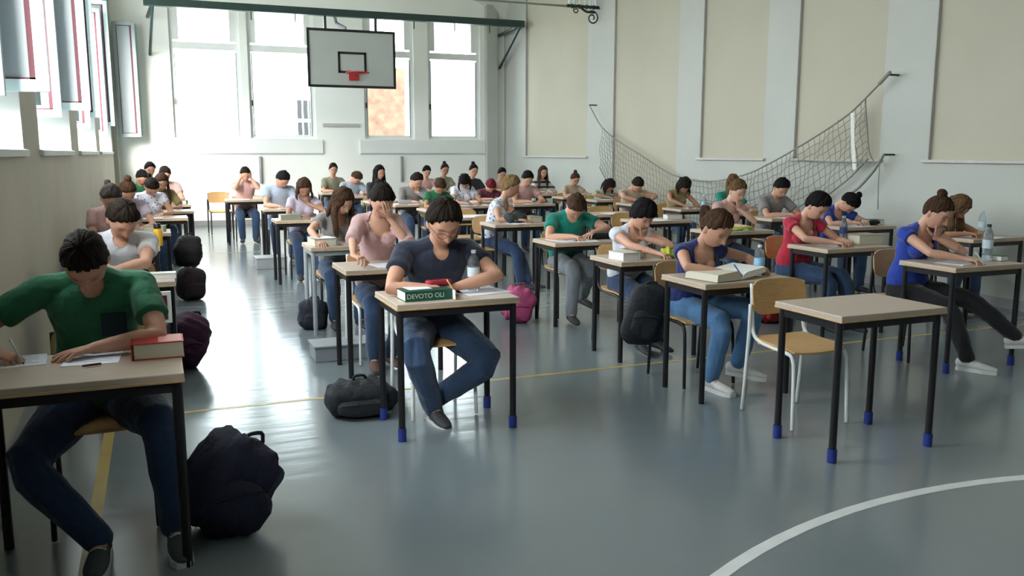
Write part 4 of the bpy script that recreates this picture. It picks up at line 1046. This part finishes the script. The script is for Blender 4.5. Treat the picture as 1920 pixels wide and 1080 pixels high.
# green t-shirt desk
book(-.035, 3.62, math.pi, (.19, .15, .065), (.50, .03, .03), 'thick dictionary with red cover and cream pages on the nearest left desk')
MB().box((0, 0, 0), (.085, .145, .0015)).build('cover_sticker', mat('sticker_pink', (.75, .30, .28), .5), [o for o in C.objects if o.name == 'dictionary'][0]).location = (-.045, 0, .066)
paper(-.27, 3.66, -.05, 'stack of white sheets with writing lying in front of the green t-shirt', .20, .24, lines=6, name='paper_stack')
paper(-.54, 3.70, .08, 'single ruled sheet under the writing hand of the green t-shirt', .21, .20, lines=5)
pen((-.30, 3.50, .768), (-.235, 3.515, .768), 'short dark red pen on the front edge of the nearest left desk', (.10, .01, .015))
def pen_in(P, s_, label, col, name='pen'):
    a = [q for q in P['arms'] if q[3] == s_][0]; Tw, hd = a[2], a[4]
    tip = Tw + hd * .125; tip[2] = .765; back_ = tip + V(.045 * s_, .05, .09)
    return pen(tip, back_, label, col, name=name)
pen_in(P_green, -1, 'silver pen held in the right hand of the green t-shirt', (.55, .56, .58))
pen_in(P_man, -1, 'wooden pencil held by the person in the navy t-shirt', (.50, .32, .14), 'pencil')
pen_in(P_jeans, -1, 'thin blue pen held over the open dictionary', (.05, .10, .35))
pen_in(P_blue, -1, 'white pen held by the person with the hair bun', (.6, .6, .6))
# chest pocket on the green shirt
pk = P_green; root = pk['root']; c0 = pk['spine'](.60); 
fr = nrm(pk['fw'] + V(0, 0, .12))
p_ = MB().box((0, 0, 0), (.095, .008, .10), bev=.003).build('chest_pocket', mat('cloth_pocket', (.006, .02, .03), .9), root)
p_.location = (c0 + V(.075, -.142, -.0) - pk['org']).tolist(); p_.rotation_euler = (R(8), 0, R(6)); p_['label'] = 'dark navy chest pocket'

# navy t-shirt desk
d_ = book(1.325, 4.52, -math.pi / 2 + .04, (.16, .27, .055), (.012, .075, .05), 'thick green dictionary with white page edge on the navy t-shirt desk', pages=M['pagesw'])
MB().box((.07, .136, .0275), (.10, .004, .050)).build('page_edge', M['pagesw'], d_)
tx = bpy.data.curves.new('spine_title', 'FONT'); tx.body = 'DEVOTO OLI'; tx.size = .036; tx.extrude = .0006; tx.align_x = 'CENTER'; tx.align_y = 'CENTER'
to = bpy.data.objects.new('spine_title', tx); C.objects.link(to); 
dg = bpy.context.evaluated_depsgraph_get(); dg.update(); tm = bpy.data.meshes.new_from_object(to.evaluated_get(dg)); bpy.data.objects.remove(to)
to = bpy.data.objects.new('spine_title', tm); C.objects.link(to); tm.materials.append(mat('print_pale', (.45, .58, .50), .6)); to.parent = d_
to.rotation_euler = (math.pi / 2, 0, math.pi / 2); to.location = (.0815, -.02, .027)
paper(1.29, 4.56, .1, 'folded white sheet lying on the green dictionary', .13, .14, z=TZ + .056)
e = empty('pencil_case', (1.43, 4.60, TZ + .056), .1, 'soft red pencil case on the green dictionary under the writing hand', 'pencil case')
softbox('case_body', e, (0, 0, .018), (.075, .032, .018), mat('case_red', (.32, .02, .04), .6, .2, 30), .6, .004, 4)
MB().tube([(-.06, -.01, .037), (.06, -.01, .037)], .0022, n=6).build('zip', M['black'], e)
paper(1.70, 4.62, .2, 'white exam sheet under the water bottle of the navy t-shirt', .28, .21)
paper(1.48, 4.70, -.1, 'white exam sheet under the forearms of the navy t-shirt', .21, .20, lines=4)
bottle(1.67, 4.68, 'clear half litre water bottle on the navy t-shirt desk', .235, .036, lab_w)

# jeans girl
open_book(3.34, 4.56, .22, 'thick open dictionary in front of the dark blue cap sleeves', .22, .27, .06, .04, .035)
bottle(3.60, 4.56, 'small blue water bottle beside the open dictionary', .20, .034)
paper(3.62, 4.72, .3, 'white exam sheet behind the blue water bottle', .25, .2)
paper(3.45, 4.78, -.2, 'white notebook leaning behind the open dictionary', .22, .15)
# black-haired girl
book(3.22, 5.66, .1, (.15, .20, .06), (.62, .62, .60), 'white-covered book at the left end of the black-haired girl’s desk'.replace('’', ''), pages=M['pagesw'])
book(3.36, 5.78, .1, (.12, .18, .06), (.36, .31, .24), 'beige dictionary beside the white-covered book', pages=M['pages'])
def cloth_heap(x, y, label, col, half=(.10, .06, .03), seed=2, name='crumpled_cloth', cat='cloth'):
    e = empty(name, (x, y, TZ), 0, label, cat)
    softbox('folds', e, (0, 0, half[2] * .8), half, mat('heap_%02d%02d' % (int(col[0] * 99), int(col[1] * 99)), col, .85, .3, 30), .9, .022, seed, 36, 18, 0.0)
    softbox('loose_end', e, (half[0] * .7, -.02, half[2] * .5), (half[0] * .4, half[1] * .6, half[2] * .6), mat('heap_%02d%02d' % (int(col[0] * 99), int(col[1] * 99)), col, .85, .3, 30), .9, .015, seed + 1, 24, 12, 0.0)
    return e
cloth_heap(3.60, 5.60, 'lime green cloth pouch beside the writing hand of the black-haired girl', (.42, .48, .05))
cloth_heap(5.48, 7.34, 'lime green cloth spread on the desk of the pale-faced girl', (.38, .46, .10), (.17, .09, .03), 5)
paper(3.74, 5.66, .3, 'small crumpled white tissue beside the lime green pouch', .08, .08)
# teal
paper(3.42, 7.12, .2, 'white sheets spread under the hands of the teal t-shirt', .22, .28, lines=5)
paper(3.60, 7.04, -.3, 'second white sheet on the desk of the teal t-shirt', .2, .25)
e = empty('pencil_case', (3.78, 7.12, TZ), .05, 'long black pencil case on the desk of the teal t-shirt', 'pencil case')
softbox('case_body', e, (0, 0, .03), (.13, .045, .03), mat('case_black', (.012, .012, .014), .7, .2, 30), .6, .005, 6); MB().tube([(-.11, -.02, .058), (.11, -.02, .058)], .003, n=6).build('zip', M['base'], e)
# long-haired girl + lilac
book(1.30, 7.55, .1, (.20, .25, .065), (.30, .31, .27), 'thick grey dictionary on the grey-legged desk', pages=M['pages'])
paper(1.30, 7.56, .3, 'creased white sheet on top of the grey dictionary', .17, .22, z=TZ + .066)
book(1.45, 10.62, -1.5, (.17, .24, .065), (.24, .25, .19), 'thick olive dictionary in front of the lilac top', pages=M['pages'])
paper(1.80, 10.58, 0, 'open white exam sheet beside the olive dictionary', .21, .2)
paper(1.52, 6.0, .1, 'white exam sheet before the pink cardigan', .28, .21, lines=4)
paper(1.72, 6.06, -.2, 'second exam sheet at the right end of the pink cardigan desk', .2, .25)
# white t-shirt
paper(-.30, 5.90, 0, 'open exam booklet in front of the folded forearms', .42, .25, lines=7)
book(.0, 5.92, 1.57, (.10, .16, .035), (.62, .62, .58), 'small pale book at the aisle end of the white t-shirt desk', pages=M['pagesw'])
e = empty('pencil_case', (-.18, 6.12, TZ), 0, 'black pencil case behind the folded forearms', 'pencil case'); softbox('case_body', e, (0, 0, .022), (.10, .035, .022), mat('case_black', (.012, .012, .014), .7), .6, .004, 8)
MB().tube([(-.08, -.02, .043), (.08, -.02, .043)], .0025, n=6).build('zip', M['base'], e)
e = empty('drink_bottle', (-.02, 8.02, TZ), 0, 'yellow drink bottle with black cap near the left aisle', 'bottle')
MB().lathe([(0, 0), (.036, 0), (.038, .01), (.038, .12), (.03, .145), (.024, .15), (0, .15)], n=18).build('bottle_body', mat('bottle_yellow', (.75, .42, .02), .4), e, smooth=True, auto=45)
MB().lathe([(0, .15), (.03, .15), (.03, .185), (.02, .195), (0, .195)], n=16).build('screw_cap', M['black'], e, smooth=True, auto=45)
# red and blue
book(5.75, 5.88, 1.5, (.22, .26, .085), (.40, .33, .25), 'bulky beige dictionary on the desk of the red t-shirt', pages=M['pages'])
bottle(5.60, 5.96, 'water bottle with dark label beside the bulky beige dictionary', .24, .033, mat('bottle_label_dark', (.04, .06, .22), .5))
paper(5.42, 5.84, .1, 'white exam sheet under the hand of the red t-shirt', .26, .21, lines=4)
paper(5.38, 4.55, .2, 'white exam sheet in front of the royal blue t-shirt', .3, .21, lines=5)
paper(5.58, 4.66, -.1, 'second exam sheet on the desk of the royal blue t-shirt', .21, .25)
bottle(5.66, 4.56, 'tall water bottle on the desk of the royal blue t-shirt', .27, .036, lab_w, (.03, .04, .05))
book(5.76, 4.56, 1.57, (.14, .08, .04), (.01, .16, .07), 'small green book at the right edge behind the tall bottle', pages=M['pagesw'])
bottle(7.30, 5.96, 'water bottle on the last desk by the right wall', .24, .033, lab_w)
bottle(6.82, 9.85, 'blue water bottle on the desk of the teal green top', .24, .033)
e = empty('pencil_case', (7.34, 7.36, TZ), 0, 'round black pencil case on the desk before the net end', 'pencil case'); softbox('case_body', e, (0, 0, .03), (.09, .04, .03), mat('case_black', (.012, .012, .014), .7), .7, .004, 9)
MB().tube([(-.07, -.02, .055), (.07, -.02, .055)], .0025, n=6).build('zip', M['base'], e)
# blond
book(3.98, 9.18, .2, (.18, .22, .07), (.33, .30, .22), 'thick beige dictionary beside the blond head', pages=M['pages'])
e = empty('dark_bag', (3.78, 9.14, TZ), 0, 'dark shapeless bag on the desk of the blond person', 'bag'); softbox('folds', e, (0, 0, .06), (.13, .07, .06), mat('bag_grey', (.035, .045, .045), .8), .8, .012, 3, floorz=0)
MB().tube([(-.06, 0, .11), (0, 0, .15), (.06, 0, .11)], .008, n=6, sub=3).build('grab_handle', M['black'], e, smooth=True)
# one exam sheet on every remaining desk in the back rows
used = [(-.33, 3.28), (-.28, 5.74), (1.48, 4.37), (1.50, 5.80), (1.52, 7.36), (1.62, 10.45), (3.46, 5.50), (3.40, 4.36), (3.58, 6.90), (5.45, 4.34), (5.46, 5.60), (3.41, 3.23)]
k_ = 0
for o in [o for o in C.objects if o.parent is None and o.get('category') == 'desk']:
    if any(abs(o.location.x - a) < .05 and abs(o.location.y - b) < .05 for a, b in used): continue
    w_ = o['label'].replace('desk of the person ', '').replace('empty desk with ', 'empty desk, ')
    paper(o.location.x - .04 + rnd.uniform(-.04, .04), o.location.y + .14, rnd.uniform(-.3, .3), 'white sheet on the desk: ' + ' '.join(w_.split()[:10]))
    if k_ % 3 == 1: book(o.location.x + .20, o.location.y + .20, 1.4, (.15, .2, .06), ((.30, .28, .22), (.10, .12, .2), (.35, .1, .08))[k_ % 9 // 3], 'thick book on the desk: ' + ' '.join(w_.split()[:10]))
    k_ += 1

# ================================================================== bags and boxes
bag(.20, 3.62, (.175, .15, .205), (.010, .012, .035), 'navy backpack slumped on the floor beside the nearest left desk', rz=.25, lean=.75, seed=3)
bag(.12, 6.62, (.15, .13, .20), (.055, .012, .045), 'plum backpack leaning in the left aisle behind the second desk', rz=.2, lean=.5, seed=5)
bag(.27, 9.75, (.14, .13, .17), (.022, .012, .018), 'dark brown bag on the floor of the left aisle', rz=.3, lean=.1, seed=7)
bag(.27, 9.95, (.14, .10, .17), (.012, .010, .014), 'black bag piled on the dark brown bag in the left aisle', rz=0, lean=.15, z=.33, seed=9)
bag(1.06, 5.02, (.21, .15, .10), (.010, .013, .018), 'black backpack lying flat left of the navy t-shirt', rz=-.1, lean=0, seed=11)
bag(1.22, 7.70, (.13, .10, .13), (.012, .016, .026), 'small black shoulder bag under the grey-legged desk', lean=.2, seed=12, name='shoulder_bag')
bag(3.03, 7.28, (.14, .12, .17), (.42, .07, .19), 'pink backpack with dark straps on the floor near the teal t-shirt', rz=-.2, lean=.25, seed=13)
bag(3.07, 5.10, (.13, .09, .21), (.010, .011, .014), 'black backpack hanging on the chair of the dark blue cap sleeves', rz=-.5, lean=.25, z=.24, seed=15)
bag(5.20, 6.40, (.16, .11, .10), (.36, .03, .03), 'red bag on the floor under the desk of the red t-shirt', lean=.1, seed=17)
bag(3.70, 6.25, (.12, .09, .05), (.20, .21, .22), 'flat grey bag on the floor behind the black-haired girl', lean=0, seed=19, pocket=False)
e = empty('tote_bag', (5.42, 3.86, 0), .2, 'pale mint tote bag on the floor at the right edge below the crossed foot', 'bag')
softbox('bag_body', e, (0, 0, .14), (.15, .08, .14), mat('bag_mint', (.50, .68, .62), .8, .1, 12), .6, .008, 4, floorz=.002)
MB().tube([(-.06, 0, .26), (-.05, 0, .38), (.05, 0, .38), (.06, 0, .26)], .008, n=6, sub=3).build('grab_handle', M['reveal'], e, smooth=True)
def crate(x, y, d, label):
    e = empty('cable_box', (x, y, 0), 0.0, label, 'box', 'low grey boxes on the floor')
    MB().box((0, 0, d[2] / 2), d, bev=.006).build('box_body', M['concrete'], e)
    MB().box((0, 0, d[2] + .006), (d[0] + .02, d[1] + .02, .014), bev=.003).build('box_lid', M['concrete'], e)
crate(1.32, 6.52, (.60, .28, .11), 'low grey floor box beside the legs of the pink cardigan desk')
crate(1.38, 12.15, (.40, .36, .14), 'low grey floor box in the back of the middle column')

# ================================================================== basketball backboard hung from a beam
r = empty('basketball_rig', (3.85, 18.2, 4.36), 0, 'white basketball backboard with red hoop hung from a dark green beam', 'backboard')
def rel(*p): return V(*p) - V(3.85, 18.2, 4.36)
MB().box(rel(3.83, 18.2, 4.36), (7.75, .14, .14), bev=.008).build('beam', M['beam'], r)
for x in (3.33, 4.37): MB().box(rel(x, 18.17, 4.20), (.05, .05, .36)).build('hanger', M['beam'], r)
for x in (1.9, 2.75, 5.2, 6.1, 6.9): MB().tube([rel(x, 18.2, 4.28), rel(x, 18.2, 4.14)], .012, n=6).build('hook', M['beam'], r)
q = MB().box(rel(3.85, 18.12, 3.455), (1.80, .03, 1.16)).build('backboard', M['board'], r)
z0, z1 = 2.875, 4.035
mb = MB()
for x in (2.965, 4.735): mb.box(rel(x, 18.10, 3.455), (.05, .014, 1.16))
for z in (2.90, 4.01): mb.box(rel(3.85, 18.10, z), (1.72, .014, .05))
for x in (3.58, 4.12): mb.box(rel(x, 18.10, 3.38), (.045, .012, .42))
for z in (3.19, 3.57): mb.box(rel(3.85, 18.10, z), (.585, .012, .045))
mb.build('board_markings', M['black'], r)
mb = MB(); mb.box(rel(3.87, 18.08, 3.10), (.20, .03, .16))
mb.tube([rel(3.87, 18.06, 3.14), rel(3.87, 17.95, 3.14)], .02, n=8)
mb.build('hoop_bracket', M['red'], r)
MB().tube([rel(3.87 + .23 * math.cos(a), 17.72 + .23 * math.sin(a), 3.15) for a in np.linspace(0, 2 * math.pi, 33)], .012, n=8, cap=0).build('hoop_ring', M['red'], r, smooth=True)
MB().tube([rel(3.55, 18.3, 4.30), rel(3.62, 18.5, 4.20), rel(3.75, 18.25, 4.08)], .04, n=8).build('rear_brace', M['concrete'], r, smooth=True)
for x0, x1 in ((7.62, 7.72), (.12, .02)):
    MB().tube([rel(x0, 18.2, 4.30), rel(x1, 19.7, 3.55)], .03, n=8).build('wall_strut', M['beam'], r, smooth=True)
    MB().tube([rel(x0, 18.2, 4.34), rel(x1, 19.7, 4.30)], .04, n=8).build('wall_strut', M['beam'], r, smooth=True)

# tie rod with wrought iron ornament at its wall end
r = empty('tie_rod', (XR, 14.9, 4.24), 0, 'thin tie rod with wrought iron scrolls where it meets the right wall', 'tie rod')
MB().tube([(-(XR - XL) + .02, 0, 0), (-.01, 0, -.02)], .018, n=8, cap=0).build('rod', M['framegrey'], r, smooth=True)
MB().box((-.36, 0, -.01), (.66, .05, .05)).build('iron_bar', M['iron'], r)
def spiral(c, r0, r1, turns, a0, n=36, sgn=1):
    return [(c[0] + (r0 + (r1 - r0) * t) * math.cos(a0 + sgn * turns * 2 * math.pi * t), c[1], c[2] + (r0 + (r1 - r0) * t) * math.sin(a0 + sgn * turns * 2 * math.pi * t)) for t in np.linspace(0, 1, n)]
MB().tube(spiral((-.16, 0, -.20), .13, .03, 1.4, 1.9, sgn=-1), .014, n=6).build('iron_scroll', M['iron'], r, smooth=True)
MB().tube([(-.40, 0, -.03), (-.30, 0, -.09), (-.20, 0, -.10), (-.12, 0, -.10)], .022, n=6, sub=3).build('iron_scroll', M['iron'], r, smooth=True)
MB().tube(spiral((-.50, 0, -.08), .06, .02, 1.2, 1.5), .011, n=6).build('iron_scroll', M['iron'], r, smooth=True)
for i in range(8): MB().ell((-.66 + i * .075, 0, -.01), (.030, .035, .032 + .012 * (i % 2)), n=8, m=6).build('iron_knob', M['iron'], r, smooth=True)
for i in range(6): MB().lathe([(0, 0), (.018, 0), (.022, .05), (.020, .30), (0, .30)], (-.64 + i * .11, 0, .02), n=10).build('candle_tube', M['frame'], r, smooth=True, auto=40)

# ================================================================== volleyball net slung along the right wall
NX = XR - .16
root = empty('volleyball_net', (NX, 8.2, 1.5), 0, 'sagging dark-edged volleyball net slung along the right wall', 'net')
def npt(u, v, X=None): return gx(u, v, NX if X is None else X) - V(NX, 8.2, 1.5)
top = [npt(*p) for p in [(1105, 197), (1128, 238), (1160, 265), (1200, 290), (1262, 328), (1330, 340), (1395, 328), (1440, 308), (1490, 280), (1545, 246), (1590, 215), (1622, 185)]]
hook_r = npt(1665, 140)
MB().tube(top + [hook_r], .011, n=6, sub=4).build('top_rope', M['rope'], root, smooth=True)
MB().tube([hook_r + V(.0, -.02, .02), hook_r + V(0, .12, -.09)], .022, n=8).build('end_hook', M['rope'], root, smooth=True)
# drop of the net hangs straight down, bunched at the ends
def crv(pts, n):
    P = np.array(pts); L_ = np.concatenate([[0], np.cumsum(np.linalg.norm(np.diff(P, axis=0), axis=1))]); t = np.linspace(0, L_[-1], n)
    return np.stack([np.interp(t, L_, P[:, i]) for i in range(3)], 1)
tp = crv(top[1:], 74); n_ = len(tp); dr = np.interp(np.linspace(0, 1, n_), [0, .05, .3, .6, .85, 1], [.75, .9, .95, .9, .86, .70])
bt = tp - np.stack([np.zeros(n_), np.zeros(n_), dr], 1); bt[:, 1] += np.interp(np.linspace(0, 1, n_), [0, 1], [.15, -.05]); bt[:, 0] += .05
bt[:, 2] = np.maximum(bt[:, 2], -1.35)
mb = MB(); rows = 9
G = [[tp[i] * (1 - j / rows) + bt[i] * (j / rows) + V(.02 * math.sin(i * .8 + j), 0, .012 * math.sin(i * 1.7 + j * 2)) for i in range(n_)] for j in range(rows + 1)]
for j in range(1, rows): mb.tube(G[j], .0045, n=4, cap=0)
for i in range(0, n_): mb.tube([G[j][i] for j in range(rows + 1)], .0045, n=4, cap=0)
o = mb.build('net_mesh', M['netw'], root); o['kind'] = 'stuff'
MB().tube(list(bt), .010, n=6).build('bottom_rope', M['rope'], root, smooth=True)
MB().tube([npt(1622, 185), npt(1625, 230), npt(1630, 285), npt(1642, 305), npt(1657, 290)], .009, n=6, sub=3).build('side_rope', M['rope'], root, smooth=True)
MB().tube([npt(1657, 290), npt(1640, 318), npt(1612, 350), npt(1596, 362)], .016, n=6, sub=3).build('end_rope', M['rope'], root, smooth=True)
MB().tube([npt(1650, 300), npt(1647, 345), npt(1646, 392)], .006, n=5).build('hanging_cord', M['rope'], root, smooth=True)
MB().tube([npt(1598, 212), npt(1599, 265), npt(1602, 318)], [(.03, .004)] * 3, side=(0, 1, 0), n=6).build('side_tape', M['tape'], root)
MB().tube([npt(1495, 300), npt(1540, 303), npt(1630, 306)], .008, n=5).build('middle_cord', M['rope'], root, smooth=True)
for p in ((1665, 140), (1657, 290), (1105, 197)):
    a = npt(*p); MB().tube([a, a + V(.17, 0, 0)], .012, n=6).build('wall_hook', M['iron'], root, smooth=True)
print('objects', len(C.objects))
